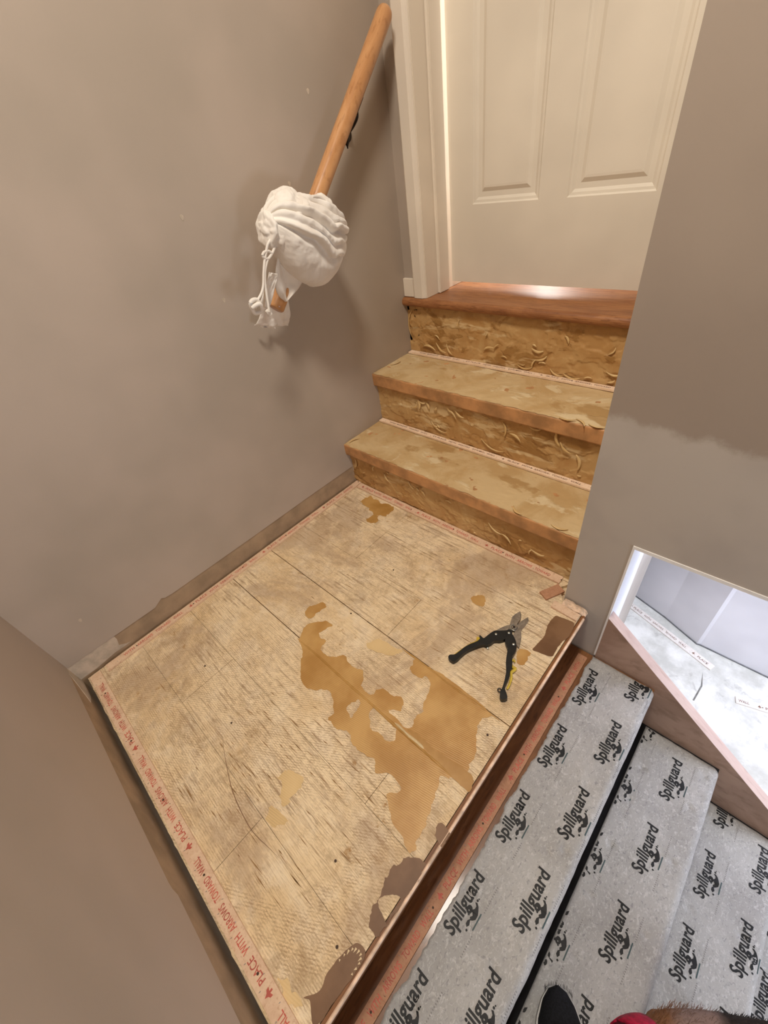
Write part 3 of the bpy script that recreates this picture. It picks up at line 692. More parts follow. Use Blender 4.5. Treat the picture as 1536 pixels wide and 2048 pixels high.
# brown nosing and riser at the open edge
prof = [(LX1 + 0.0008, -0.0012), (0.985, -0.0008), (0.9885, -0.0015), (0.9905, -0.004), (0.992, -0.012), (0.991, -0.022), (0.986, -0.028), (LX1 + 0.0008, -0.029)]
mb = MB().prism([(x, -1.098, z) for x, z in prof], (0, 1.098 - 0.088, 0))
mb.build('nosing', M_brown, lf)
MB().prism([(0.9865, -1.098, -0.001), (0.9885, -1.098, 0.0012), (0.9915, -1.098, 0.0003), (0.9925, -1.098, -0.004), (0.9895, -1.098, -0.003)], (0, 1.0, 0)).build('nosing_edge_highlight', simple('painted_edge_highlight', (226, 196, 170), 0.3), lf)  # pale strip paints the highlight along the nosing edge
MB().box((0.945, -1.10, FLOW), (0.9700, -0.062, -0.03)).build('riser', M_brown, lf)
# rough foam scrap at the wall end
mb = MB().grid(14, 10, lambda u, v: (0.925 + 0.065 * u, -0.092 + 0.028 * v * (1 - .2 * u) + 0.003 * fbm((u * 5, v * 5, 1)), 0.002 + 0.006 * abs(fbm((u * 7, v * 4, 3))) + 0.006 * math.sin(math.pi * min(1, v * 1.1)) - (0.02 * max(0, u - 0.8) * 5) ** 1.0 * 0.6))
fs = mb.build('foam_scrap', simple('torn_pinkish_foam', (214, 186, 160), 0.9, var=0.12, scale=90, bump=0.5), None, True)
tag(fs, 'crumpled pale foam scrap stuck at the landing corner under the right wall', 'foam scrap')

# ------------------------------------------------------------------ upper stairs
us = thing('upper_stairs', 'three glue-smeared wooden steps rising from the landing to the white door', 'stairs', (0.45, 0.0, 0.0))
def rough_face(name, fn, nu, nv, mat, amp, seed):
    """fn(u,v) -> (point, normal); glue relief displaced along the normal"""
    def g(u, v):
        p, n = fn(u, v)
        p = V(p); n = V(n)
        a = fbm((p.x * 9 + seed, p.y * 14, p.z * 14), 5)
        b = fbm((p.x * 26, p.y * 26 + seed, p.z * 26), 4)
        hgt = amp * (0.55 * max(0, min(1, (a - 0.05) * 14)) + 0.35 * max(0, min(1, (b - 0.12) * 16)) + 0.2 * b)
        return p + n * hgt
    return MB().grid(nu, nv, g).build(name, mat, us, True)
lv = [(0.0, H1, 0.003, -0.018, 0.212, 1), (H1, H2, 0.207, 0.188, 0.424, 2)]
for (z0, z1, yr, yn, yb, sd) in lv:
    MB().box((0.0, yr, z0), (W, yr + 0.015, z1 - 0.05)).build('riser', M_riser, us)
    rough_face('riser_glue', lambda u, v: ((0.0 + W * u, yr - 0.0002, z0 + 0.004 + (z1 - 0.052 - z0) * v), (0, -1, 0)), 300, 60, M_riser, 0.0042, sd * 10)
    th = 0.048
    # tread board with eased edge
    pr = [(yb, z1 - 0.0012), (yn + 0.003, z1 - 0.0012), (yn + 0.0008, z1 - 0.003), (yn, z1 - 0.006), (yn, z1 - th + 0.004), (yn + 0.002, z1 - th), (yb, z1 - th)]
    MB().prism([(0.001, y, z) for y, z in pr], (W - 0.001, 0, 0)).build('tread', M_nose, us)
    rough_face('tread_glue', lambda u, v: ((0.002 + (W - 0.004) * u, yn + 0.002 + 0.004 * (v < 0.01) * fbm((u * 30, sd, 0)) + (yb - yn - 0.004) * v, z1 - 0.001), (0, 0, 1)), 230, 56, M_tread, 0.0016, sd * 31)
MB().box((0.0, 0.425, H2), (W, 0.44, H3 - 0.03)).build('riser', M_riser, us)
rough_face('riser_glue', lambda u, v: ((0.0 + W * u, 0.4248, H2 + 0.004 + (H3 - 0.034 - H2) * v), (0, -1, 0)), 300, 60, M_riser, 0.0042, 77)

# curled flakes of dried glue
def cu_sign(c): return noise.noise(V(c) * 31) > 0
def flake(mb, c, axis, nrm, L_, W_, curl):
    c, axis, nrm = V(c), V(axis).normalized(), V(nrm).normalized()
    side = axis.cross(nrm).normalized()
    n = 7
    vs = []
    for i in range(n):
        t = i / (n - 1)
        ang = curl * t
        ww = W_ * math.sin(math.pi * (0.12 + 0.8 * t)) * (1 + 0.3 * noise.noise(V((t * 5, L_ * 900, 0))))
        inp = side * (L_ * 0.28 * (1 - (2 * t - 1) ** 2) * (1 if cu_sign(c) else -1))
        out = inp + nrm * (0.001 + L_ * 0.35 * (1 - math.cos(ang))) + side * (L_ * 0.5 * math.sin(ang))
        p = c + axis * (t - 0.5) * L_ + out * 0.6
        vs += [p - side * ww, p + side * ww + nrm * 0.002 * math.sin(3 * t), p + side * ww * 0.8 + nrm * (0.0012 + 0.002 * math.sin(3 * t)), p - side * ww * 0.8 + nrm * 0.0012]
    fs = []
    for i in range(n - 1):
        for k in range(4):
            k2 = (k + 1) % 4
            fs.append((i * 4 + k, i * 4 + k2, (i + 1) * 4 + k2, (i + 1) * 4 + k))
    fs += [(3, 2, 1, 0), tuple((n - 1) * 4 + k for k in range(4))]
    mb.add(vs, fs)
random.seed(5)
mb = MB()
Y1, Y2, Y3 = 0.000, 0.203, 0.422
for (x, y, z, a, L_, W_, cu) in [
    (0.24, Y3, .52, 95, .036, .004, .5), (0.10, Y3, .425, 10, .07, .005, 1.2), (0.16, Y3, .435, -15, .06, .005, 1.4), (0.20, Y3, .43, -40, .05, .004, 1.0),
    (0.36, Y3, .455, 35, .05, .004, 1.3), (0.39, Y3, .462, 60, .03, .003, .8), (0.54, Y3, .475, 5, .045, .005, .6), (0.55, Y3, .452, 35, .05, .004, .9),
    (0.53, Y3, .425, 80, .035, .004, .7), (0.50, Y3, .415, 5, .06, .003, .4), (0.66, Y3, .41, 0, .06, .004, .4), (0.61, Y3, .412, -15, .05, .003, .4),
    (0.63, Y3, .515, -50, .03, .004, .6), (0.35, Y3, .50, 70, .02, .003, .5), (0.02, Y3, .5, 88, .12, .004, .3), (0.78, Y3, .44, 5, .05, .003, .4), (0.76, Y3, .50, 60, .03, .003, .4),
    (0.185, Y2, .305, 60, .055, .006, 1.6), (0.215, Y2, .31, -60, .04, .007, 1.2), (0.255, Y2, .312, -45, .03, .006, 1.0), (0.285, Y2, .308, 60, .022, .005, .8), (0.225, Y2, .325, 5, .04, .004, .8),
    (0.35, Y2, .322, -35, .03, .004, .8), (0.39, Y2, .318, -20, .05, .004, .7), (0.36, Y2, .305, -30, .05, .003, .6), (0.49, Y2, .333, 0, .035, .003, .4),
    (0.56, Y2, .30, -75, .06, .004, .6), (0.60, Y2, .285, -20, .05, .004, .5), (0.66, Y2, .34, 10, .045, .004, .6), (0.74, Y2, .325, -60, .06, .005, .9), (0.76, Y2, .30, -30, .05, .004, .5),
    (0.30, Y2, .24, -15, .08, .003, .4), (0.52, Y2, .235, -10, .10, .003, .4), (0.80, Y2, .26, -70, .06, .005, .6),
    (0.13, Y1, .115, 80, .03, .005, .8), (0.20, Y1, .10, -40, .035, .005, 1.1), (0.32, Y1, .115, -40, .04, .004, .6), (0.37, Y1, .10, -35, .035, .004, .5), (0.48, Y1, .11, 5, .03, .003, .4),
    (0.66, Y1, .085, -20, .06, .003, .5), (0.80, Y1, .07, 20, .05, .004, 1.5), (0.78, Y1, .05, 80, .03, .003, .6), (0.02, Y1, .1, 75, .06, .006, .4), (0.70, Y1, .06, -30, .05, .003, .5)]:
    ar = math.radians(a)
    flake(mb, (x, y - 0.0018, z), (math.cos(ar), 0, math.sin(ar)), (0, -1, 0), L_ * 0.9, W_ * 0.85, cu * 0.8)
for i in range(20):
    x = random.uniform(0.03, 0.88); y, z0, z1 = random.choice([(Y1, .02, .13), (Y2, .2, .33), (Y3, .4, .55)])
    z = z0 + (z1 - z0) * random.random() ** 1.5
    ar = random.uniform(-0.7, 0.7)
    flake(mb, (x, y - 0.0015, z), (math.cos(ar), 0, math.sin(ar)), (0, -1, 0), random.uniform(.010, .028), random.uniform(.0015, .003), random.uniform(.2, .7))
for (x, y, z, a) in [(0.75, .20, H2, 20), (0.79, .195, H2, -30), (0.83, .2, H2, 10), (0.85, .0, H1, 15), (0.73, 0.0, H1, -20), (0.66, .21, H1, 5), (0.3, .20, H1, -8), (0.02, .02, H1, 80), (0.02, .3, H2, 85)]:
    ar = math.radians(a)
    flake(mb, (x, y, z + 0.001), (math.cos(ar), math.sin(ar), 0), (0, 0, 1), .045, .004, .7)
tag(mb.build('glue_flake', M_flake, us, True), kind='stuff')

# varnished oak top board
ob = thing('oak_nosing_board', 'varnished orange-brown oak board with rounded nosing below the white door', 'floor board', (0.46, 0.40, H3 - 0.03))
pr = [(0.95, H3), (0.412, H3)]
for k in range(1, 9):
    a = math.pi / 2 + math.pi * k / 9
    pr.append((0.413 + 0.0155 * math.cos(a), H3 - 0.015 + 0.015 * math.sin(a)))
pr += [(0.413, H3 - 0.03), (0.95, H3 - 0.03)]
MB().prism([(0.0, y, z) for y, z in pr], (W, 0, 0)).build('board', M_oak, ob, False)
# hallway floor beyond the door
struct(MB().box((-0.12, 0.95, H3 - 0.03), (1.2, 1.9, H3)).build('floor_hallway', M_oak), 'hallway floor behind the door')
hw = MB()
hw.box((-0.2, 1.8, H3), (1.2, 1.9, TOP)); hw.box((-0.22, 0.55, H3), (-0.12, 1.9, TOP)); hw.box((1.02, 0.7, H3), (1.12, 1.9, TOP)); hw.box((-0.12,0.98,H3), (0.0, 1.02, TOP))
struct(hw.build('wall_hallway', M_white), 'hallway walls behind the door')

# door frame
df = MB()
x0, x1 = 0.052, 0.106
pc = [(x0, YD), (x0, YD - 0.014), (x0 + 0.006, YD - 0.018), (x1 - 0.014, YD - 0.018), (x1 - 0.010, YD - 0.014), (x1 - 0.006, YD - 0.012), (x1, YD - 0.010), (x1, YD)]
df.prism([(x, y, H3 + 0.001) for x, y in pc], (0, 0, 2.08))
cs = struct(df.build('trim_1_casing', M_white), 'white door casing beside the left wall')
cs.name = 'trim_2'
MB().box((0.05, YD - 0.008, H3 + 0.001), (0.108, 0.64, 2.68)).build('jamb', M_white, cs)
MB().bbox((0.108, 0.480, H3 + 0.001), (0.120, 0.536, 2.68), 0.002).build('door_stop', M_white, cs)
MB().bbox((0.002, YD - 0.012, H3 + 0.001), (0.050, YD, H3 + 0.062), 0.002).build('plinth_block', M_white, cs)
MB().box((0.108, 0.425, 2.64), (W, 0.64, 2.68)).build('head_jamb', M_white, cs)

# door: frame, recessed moulded panels
dr = struct(thing('door_1', 'white panelled door closed at the top of the steps', None, (0.5, 0.545, 0.622)))
YF = 0.545
DX0, DX1, DZ0, DZ1 = 0.126, 0.885, 0.622, 2.63
opens = [(0.213, 0.437, 0.846, 1.50), (0.520, 0.745, 0.846, 1.50), (0.213, 0.437, 1.62, 2.50), (0.520, 0.745, 1.62, 2.50)]
def rect(a, b, c, d, y): return [(a, y, c), (b, y, c), (b, y, d), (a, y, d)]
MB().prism(rect(DX0, DX1, DZ0, DZ1, YF), (0, 0.034, 0), [rect(a, b, c, d, YF) for a, b, c, d in opens]).build('door_leaf', M_door, dr)
for (a, b, c, d) in opens:
    rings = [(0, 0), (0.004, 0.0035), (0.010, 0.0045), (0.017, 0.0085), (0.030, 0.0085), (0.040, 0.0035), (0.046, 0.003)]
    mb = MB(); vs = []; fs = []
    for (ins, dep) in rings:
        vs += rect(a + ins, b - ins, c + ins, d - ins, YF + dep)
    for i in range(len(rings) - 1):
        for k in range(4):
            k2 = (k + 1) % 4
            fs.append((i * 4 + k, i * 4 + k2, (i + 1) * 4 + k2, (i + 1) * 4 + k))
    fs.append(tuple((len(rings) - 1) * 4 + k for k in range(4)))
    mb.add(vs, fs).build('panel', M_door, dr)

# ------------------------------------------------------------------ tack strips
PH = 'PLACE WITH ARROWS TOWARD WALL'
def tack_strip(label, a, b, width, z, up, mat, ink, phrase_len=0.288, off=0.0, loc=None, group=None, txt_h=0.011, nails=True, fade=False):
    """strip from a to b (xy), its inner side towards `up`"""
    a, b = V((a[0], a[1], z)), V((b[0], b[1], z))
    d = (b - a); L_ = d.length; d.normalize()
    up = V((up[0], up[1], 0)).normalized()
    right = up.cross(V((0, 0, 1)))
    t = thing('tack_strip', label, 'tack strip', (a + b) / 2, group)
    h = 0.006
    n = max(2, int(L_ / 0.02))
    A, B = [], []
    for i in range(n + 1):
        p = a + d * (L_ * i / n)
        j = 0.0004 * fbm((i * 0.7, z, 0))
        A.append(p - up * (width / 2 + j)); B.append(p + up * (width / 2 + j))
    MB().prism(A + B[::-1], (0, 0, h)).build('wood_strip', mat, t)
    mn = MB()
    s0 = a if d.dot(right) > 0 else b
    zt = z + h + 0.0003
    up0 = V((0, 0, h + .0003))
    x = off - phrase_len if off < 1 else off
    while x < L_ - 0.02:
        words = 'PLACE WITH ARROWS TOWARD WALL'.split()
        # lay the words out one by one so that a phrase can run off either end
        tot = sum(len(q) for q in words) + len(words) - 1
        unit = phrase_len * 0.84 / tot
        cx = x; mb = MB()
        for q in words:
            wq = unit * len(q)
            if cx > 0.004 and cx + wq < L_ - 0.004:
                put_text(mb, q, s0 + right * cx - up * txt_h * 0.5 + up0, right, up, wq * 0.96, txt_h, 0.012)
            cx += wq + unit
        if mb.v: mb.build('printed_phrase', ink, t)
        xc = x - phrase_len * 0.06
        if 0.008 < xc < L_ - 0.01:
            c = s0 + right * xc; c.z = zt
            sz = txt_h * 0.6
            q = [(-0.2, -1), (0.2, -1), (0.2, -0.35), (0.9, -0.6), (0.8, 0.05), (0.35, 0.3), (0, 1.05), (-0.35, 0.3), (-0.8, 0.05), (-0.9, -0.6), (-0.2, -0.35)]
            pts = [c + right * (u * sz) + up * (v * sz) for u, v in q]
            tr = tessellate_polygon([pts])
            MB().add(pts, [tuple(i) if (pts[i[1]] - pts[i[0]]).cross(pts[i[2]] - pts[i[0]]).z > 0 else tuple(i)[::-1] for i in tr]).build('printed_mark', ink, t)
        x += phrase_len
    k = 0; x = 0.03
    while x < L_ - 0.01 and nails:
        for sgn in (-1, 1):
            p = a + d * (x + 0.012 * (sgn > 0)) + up * (sgn * width * 0.28)
            lean = up * 0.0025
            mn.tube([p + V((0, 0, h)), p + V((0, 0, h + 0.0035)) + lean], [0.0006, 0.0001], 5)
        x += 0.046
    if nails: tag(mn.build('tack', M_nail, t), kind='stuff')
    x = 0.09
    mc = MB()
    while x < L_:
        p = a + d * x
        mc.disc((p.x, p.y, z + h), 0.0022, 0.0006, 8); x += 0.19
    if mc.v: tag(mc.build('nail', M_hole, t), kind='stuff')
    return t
tack_strip('tack strip with red lettering along the foot of the left wall', (0.022, -1.045), (0.022, 0.0), 0.026, 0.0005, (-1, 0), M_strip, M_ink, txt_h=0.010)
tack_strip('tack strip with bold red lettering along the near wall', (0.012, -1.0765), (0.970, -1.0765), 0.029, 0.0005, (0, -1), M_strip, M_ink, off=0.093, txt_h=0.0125)
tack_strip('tack strip with red lettering across the foot of the lowest upper step', (0.038, -0.017), (0.888, -0.0145), 0.028, 0.0005, (0, 1), M_strip, M_ink, txt_h=0.010, off=0.043)
tack_strip('short angled tack strip at the landing corner beside the right wall', (0.900, -0.040), (0.872, -0.095), 0.030, 0.0005, (1, -0.5), M_strip_low, M_ink, off=9, nails=False)
tack_strip('short tack strip piece before the foam scrap at the landing edge', (0.905, -0.104), (0.978, -0.108), 0.024, 0.0006, (0, 1), M_strip, M_ink, off=9, nails=False)
tack_strip('narrow tack strip at the back of the lowest upper tread', (0.008, 0.191), (0.915, 0.191), 0.022, H1 + 0.0015, (0, 1), M_strip_step, M_ink_brown, txt_h=0.007)
tack_strip('narrow tack strip under the riser below the oak board', (0.008, 0.409), (0.915, 0.409), 0.022, H2 + 0.0015, (0, 1), M_strip_step, M_ink_brown, txt_h=0.007)
# ------------------------------------------------------------------ lower stairs
ls = thing('lower_stairs', 'wooden steps falling away to the right of the landing, mostly under grey pad', 'stairs', (1.5, -0.6, FLOW))
XR = [0.966, 1.190, 1.400, 1.608, 1.816]        # riser planes
ZT = [-0.192, -0.382, -0.572, -0.762]
XN = [1.200, 1.410, 1.618, 1.826]
for i in range(4):
    MB().box((XR[i] + (0.0045 if not i else 0.0), -1.108, ZT[i] - 0.03), (XN[i], -0.0625, ZT[i])).build('tread', M_brown if i == 0 else M_shade_black, ls)  # treads below the first are coloured black as shade under the noses
    zb = ZT[i + 1] if i < 3 else FLOW
    MB().box((XR[i + 1] - 0.02, -1.108, zb), (XR[i + 1], -0.0625, ZT[i] - 0.03)).build('riser', M_shade_black, ls)

# skirt board with its thick top edge
def stz(x): return 0.004 - 0.880 * (x - 1.037)
sk = thing('skirt_board', 'brown laminate skirt board sloping down beside the grey padded steps', 'skirt board', (1.5, YW, -0.6))
sb = MB()
poly = [(1.0395, YW, stz(1.0395)), (2.11, YW, stz(2.11)), (2.11, YW, FLOW + .001), (1.0395, YW, FLOW + .001)]
sb.prism([(p[0], -0.0618, p[2]) for p in poly], (0, 0.030, 0))
sb.build('board', M_lam, sk)
tp = MB()
tp.prism([(1.0395, -0.0620, stz(1.0395)), (2.11, -0.0620, stz(2.11)), (2.11, -0.0620, stz(2.11) + 0.0015), (1.0395, -0.0620, stz(1.0395) + 0.0015)], (0, 0.0305, 0))
tp.build('edge_band', wood('pale_laminate_edge', (196, 170, 160), (206, 182, 172), (180, 152, 140), 0.45, (1, 8, 1.6), scale=3), sk)

tack_strip('tack strip with faded red lettering in the gap between landing edge and first pad', (1.013, -1.09), (1.013, -0.082), 0.026, -0.192, (-1, 0), M_strip_low, M_ink, off=0.034, txt_h=0.012)

# pads
def pad_profile(x0, xn, zt, nflat=34, nr=10, drop=0.055, r=0.017, curl=False):
    """points of the top skin from the back edge, over the nosing and down"""
    P = []
    xc = xn - r
    if curl:
        for k in range(7):
            a = k / 7
            P.append((x0 + 0.012 * a * a, zt + 0.020 * (1 - a) ** 2))
        x0 += 0.012
    for k in range(nflat):
        P.append((x0 + (xc - x0) * k / nflat, zt))
    for k in range(nr + 1):
        a = math.pi / 2 * (1 - k / nr)
        P.append((xc + r * math.cos(a), zt - r + r * math.sin(a)))
    for k in range(1, 6):
        P.append((xn - 0.004 * (k / 5), zt - r - (drop - r) * k / 5))
    return P
def pad_relief(x, y, dimples, seed):
    h = 0.0016 * fbm((x * 14 + seed, y * 9, 0), 3) + 0.0004 * fbm((x * 45, y * 45, seed), 3)
    for (dx, dy, s) in dimples:
        d2 = ((x - dx) ** 2 + (y - dy) ** 2)
        h -= 0.0045 * s * math.exp(-d2 / (2 * 0.0055 ** 2)) - 0.0010 * s * math.exp(-d2 / (2 * 0.017 ** 2))
    return h
def make_pad(label, x0, xn, zt, y1, dimples, texts, seed, curl=False, ragged=True):
    t = thing('carpet_pad', label, 'carpet pad', ((x0 + xn) / 2, -0.58, zt - 0.012), 'grey pads on the lower steps')
    del t['group']
    P = pad_profile(x0, xn, zt, curl=curl)
    ny = 260; y0 = -1.098
    th = 0.0105
    cum = [0.0]
    for i in range(1, len(P)): cum.append(cum[-1] + math.dist(P[i], P[i - 1]))
    N = []
    for i in range(len(P)):
        a, b = P[max(0, i - 1)], P[min(len(P) - 1, i + 1)]
        tx, tz = b[0] - a[0], b[1] - a[1]; l = math.hypot(tx, tz)
        N.append((-tz / l, tx / l))
    vs = []; m = len(P)
    for s in (0, 1):
        for j in range(ny):
            y = y0 + (y1 - y0) * j / (ny - 1)
            for i, (x, z) in enumerate(P):
                nx, nz = N[i]; nx, nz = -nx if nz > 0 and False else nx, nz
                if nz < 0: nx, nz = -nx, -nz
                nx, nz = (abs(nx) if i > m - 18 else nx), nz
                h = pad_relief(x, y, dimples, seed) * (1 if not s else 0)
                yy = y + 0.0012 * fbm((x * 40, seed, j > ny / 2)) * (j in (0, ny - 1))
                xx = x
                if i < 3 and ragged:
                    xx = x + 0.006 * fbm((y * 14, seed, 2)) + 0.003 * fbm((y * 60, seed, 5))
                off = (h if s == 0 else -th)
                # rounded side edges
                e = min(j, ny - 1 - j)
                if s == 0 and e < 3: off -= (3 - e) ** 2 * 0.0006
                vs.append((xx + nx * off, yy, z + nz * off))
    fs = []
    K = ny * m
    for j in range(ny - 1):
        for i in range(m - 1):
            a = j * m + i
            fs.append((a, a + 1, a + m + 1, a + m))
            fs.append((K + a, K + a + m, K + a + m + 1, K + a + 1))
    for j in range(ny - 1):
        a = j * m; fs.append((a, a + m, K + a + m, K + a))
        a = j * m + m - 1; fs.append((a, K + a, K + a + m, a + m))
    for i in range(m - 1):
        a = i; fs.append((a, K + a, K + a + 1, a + 1))
        a = (ny - 1) * m + i; fs.append((a, a + 1, K + a + 1, K + a))
    obj('pad_sheet', vs, fs, M_pad, t, True)
    xr = xn - 0.017
    def hf(x, y):
        h = pad_relief(x, y, dimples, seed) + 0.0006
        if x > xr:
            q = min(1.0, (x - xr) / 0.017)
            return zt + h - 0.017 * (1 - math.sqrt(max(0, 1 - q * q)))
        if curl and x < x0 + 0.012:
            a = max(0.0, (x - x0) / 0.012) ** 0.5
            return zt + h + 0.020 * (1 - a) ** 2
        return zt + h
    for (bx, by) in texts:
        mb = MB(); mg = MB(); mt = MB()
        vs_, fs_ = text_mesh('Spillguard', 0.028)
        Wd, Hh = 0.118, 0.0245
        base = []
        for a, b in vs_:
            base.append((bx - b * Hh, by + a * Wd))
        ok = lambda q: (x0 + 0.001) < q[0] < xn - 0.004 and q[1] < y1 - 0.002
        def emit(dst, pts, faces):
            keep = [f for f in faces if all(ok(pts[i]) for i in f)]
            dst.add([(p[0], p[1], hf(p[0], p[1])) for p in pts], keep)
        emit(mb, base, fs_)
        # splash mark under the word: (u along the word, v below the baseline)
        def shape(dst, uv):
            pts = [V((bx + v * 1.0, by + u, 0)) for u, v in uv]
            tr = tessellate_polygon([pts])
            fs2 = []
            for f in tr:
                n = (pts[f[1]] - pts[f[0]]).cross(pts[f[2]] - pts[f[0]])
                fs2.append(tuple(f) if n.z > 0 else tuple(f)[::-1])
            emit(dst, [(p.x, p.y) for p in pts], fs2)
        shape(mb, [(.056, .000), (.061, .002), (.060, .008), (.064, .011), (.069, .011), (.073, .006), (.075, .010), (.071, .015), (.066, .018), (.059, .021), (.051, .021), (.046, .017), (.043, .013), (.047, .010), (.052, .013), (.056, .010), (.055, .005)])
        shape(mb, [(.030, .013), (.034, .009), (.040, .009), (.045, .012), (.041, .014), (.036, .016)])
        for (u, v, r) in [(.0265, .0155, .0022), (.049, .006, .0020), (.078, .0085, .0022), (.082, .0095, .0014)]:
            shape(mb, [(u + r * math.cos(q), v + r * math.sin(q)) for q in [k * math.pi / 4 for k in range(8)]])
        shape(mt, [(.034, .0235), (.066, .0235), (.066, .0262), (.034, .0262)])
        u = -0.012
        while u < 0.122:
            if not (.028 < u < .070):
                shape(mg, [(u, .0272), (u + .0018, .0272), (u + .0018, .0298), (u, .0298)])
            u += 0.0046
        lg = mb.build('printed_word', M_print, t)
        if mt.f: mt.build('printed_line', M_teal, t)
        if mg.f: tag(mg.build('printed_dashes', M_print_grey, t), kind='stuff')
    return t
dm1 = [(p[0], p[1], s) for p, s in zip(DATA['dimples'], (.8, .7, .0, .4, .9, .6))] + [(1.05, -0.74, .8), (1.15, -0.80, .7), (1.07, -0.94, .8), (1.06, -.53, .7), (1.10, -.60, .3)]
col = lambda bx, s, n=6: [(bx, s - 0.1955 * k) for k in range(n)]
make_pad('topmost grey lettered carpet pad, beside the landing edge', 1.036, 1.2035, -0.180, -0.0690, dm1, col(1.068, -0.2315, 5) + col(1.168, -0.1375, 5), 3)
dm2 = [(p[0], p[1], 1.0) for p in DATA['dimples2']] + [(1.275, -.66, .8), (1.38, -.72, .8)]
make_pad('second grey lettered carpet pad, with the dark shoe on it', 1.2270, 1.4125, -0.370, -0.0700, dm2, col(1.2335, -0.129, 5) + col(1.332, -0.2310, 5), 11, ragged=False)  # back edge cut short; the black tread there draws the nose shadow band
dm3 = [(1.46, -.12, .9), (1.50, -.27, .8), (1.575, -.33, 1.0), (1.47, -.36, .8), (1.58, -.5, .8), (1.47, -.6, .8)]
make_pad('third grey lettered carpet pad, at the right edge of the picture', 1.4035, 1.6205, -0.560, -0.0700, dm3, col(1.490, -0.1220, 5) + col(1.590, -0.2170, 4), 23, ragged=False)
make_pad('lowest grey carpet pad, only a sliver showing at the lower right corner', 1.6115, 1.8285, -0.750, -0.0700, [(1.7, -.3, .8), (1.75, -.5, .9)], col(1.698, -0.2260, 4) + col(1.80, -0.32, 4), 31, ragged=False)
# strips lying on the basement floor
def loose_strip(label, a, b, width):
    t = tack_strip(label, a, b, width, FLOW, (-(b[1] - a[1]), b[0] - a[0]), M_strip_white, M_ink_brown, txt_h=0.011, phrase_len=0.33, off=0.1)
    return t
s1, s2 = DATA['strip1'], DATA['strip2']
loose_strip('long pale tack strip on the concrete floor near the white wall', (0.93, 0.848), ((s1[1][0] + s1[2][0]) / 2, (s1[1][1] + s1[2][1]) / 2), 0.034)
loose_strip('short end of a pale tack strip on the concrete at the right picture edge', ((s2[0][0] + s2[1][0]) / 2, (s2[0][1] + s2[1][1]) / 2), (1.86, 0.690), 0.030)

# ------------------------------------------------------------------ aviation snips
def P3(k, z=None):
    return [V((p[0], p[1], p[2] if z is None else z)) for p in DATA[k]]
sn = thing('tin_snips', 'open tin snips with black and yellow grips lying on the landing', 'snips', (DATA['sn_bolt'][0][0], DATA['sn_bolt'][0][1], 0.001))
def slab(name, key, z0, z1, mat, n=3, bev=0.0015, parent=sn):
    S = smooth_line(P3(key, z0), n, True)
    o = MB().prism(S, (0, 0, z1 - z0)).build(name, mat, parent)
    md = o.modifiers.new('b', 'BEVEL'); md.width = bev; md.segments = 3; md.limit_method = 'ANGLE'; md.angle_limit = math.radians(50)
    return o
slab('blade', 'sn_blade_upper', 0.008, 0.0125, M_steel, 1, 0.0006)
slab('blade', 'sn_blade_lower', 0.0035, 0.008, M_steel, 1, 0.0006)
slab('blade_shank', 'sn_shank', 0.004, 0.008, M_steel, 2, 0.0006)
hl = slab('handle', 'sn_handle_left', 0.0015, 0.0150, M_grip, 3, 0.0035)
hr = slab('handle', 'sn_handle_right', 0.0015, 0.0155, M_grip, 3, 0.0035)
for o, k in ((hl, 'sn_yellow_left'), (hr, 'sn_yellow_right')):
    S = smooth_line(P3(k, 0.0075), 5)
    y = MB().tube(S, [0.0022 + 0.0016 * math.sin(math.pi * i / (len(S) - 1)) for i in range(len(S))], 10).build('grip_inlay', M_yellow, o, True)
b = DATA['sn_bolt'][0]
MB().disc((b[0], b[1], 0.0125), 0.0062, 0.0028, 24).build('pivot_bolt', M_steel, sn, False)
MB().disc((b[0], b[1], 0.0153), 0.0028, 0.0022, 8).build('bolt_nut', M_iron, sn, False)
for p in DATA['sn_rivets'][:3]:
    MB().disc((p[0], p[1], 0.0148), 0.0033, 0.0014, 16, 0.0006).build('rivet', M_rivet, sn, True)
p = DATA['sn_rivets'][3]
MB().disc((p[0], p[1], 0.004), 0.0032, 0.003, 16, 0.0006).build('latch_pin', M_rivet, sn, True)
c = V(DATA['sn_ring'][0]); c.z = 0.008
MB().tube([c + V((0.0042 * math.cos(a), 0.0042 * math.sin(a), 0)) for a in [k * math.pi / 10 for k in range(21)]], 0.0013, 8).build('hanging_loop', M_grip, sn, True)
S = [V((b[0], b[1], 0.0135)) + V((0.0088 * math.cos(a), 0.0088 * math.sin(a), 0)) for a in [math.radians(k) for k in range(120, 330, 10)]]
MB().tube(S, 0.0010, 6).build('spring', M_rivet, sn, True)

# ------------------------------------------------------------------ handrail
A_, B_ = V((0.07, -0.184, 0.734)), V((0.07, 0.378, 1.282))
hrl = thing('handrail', 'round varnished oak handrail rising along the left wall towards the door', 'handrail', (0.07, 0.1, 0.734))
d = (B_ - A_).normalized(); L_ = (B_ - A_).length
pts = []; rs = []
R_ = 0.0212
for (t, r) in [(0, .85), (.003, .97), (.008, 1)] + [(0.008 + (L_ - 0.03) * k / 16, 1) for k in range(1, 17)] + [(L_ - .016, .97), (L_ - .009, .85), (L_ - .004, .62), (L_, .2)]:
    pts.append(A_ + d * t); rs.append(R_ * r)
MB().tube(pts, rs, 28).build('rail', M_rail, hrl, True)
br = thing('wall_bracket', None, None, (0, 0, 0)) if False else None
pr = A_ + d * (0.232 / 0.562 * 0 + 0.545)     # bracket point along the rail
q0 = pr
mb = MB()
under = V((0, d.z, -d.y))
und = V((0.0, 0.69, -0.72)).normalized()
s0 = pr - d * 0.055 + und * 0.0225; s1_ = pr + d * 0.040 + und * 0.0225
mb.tube([s0, s1_], 0.0035, 8)
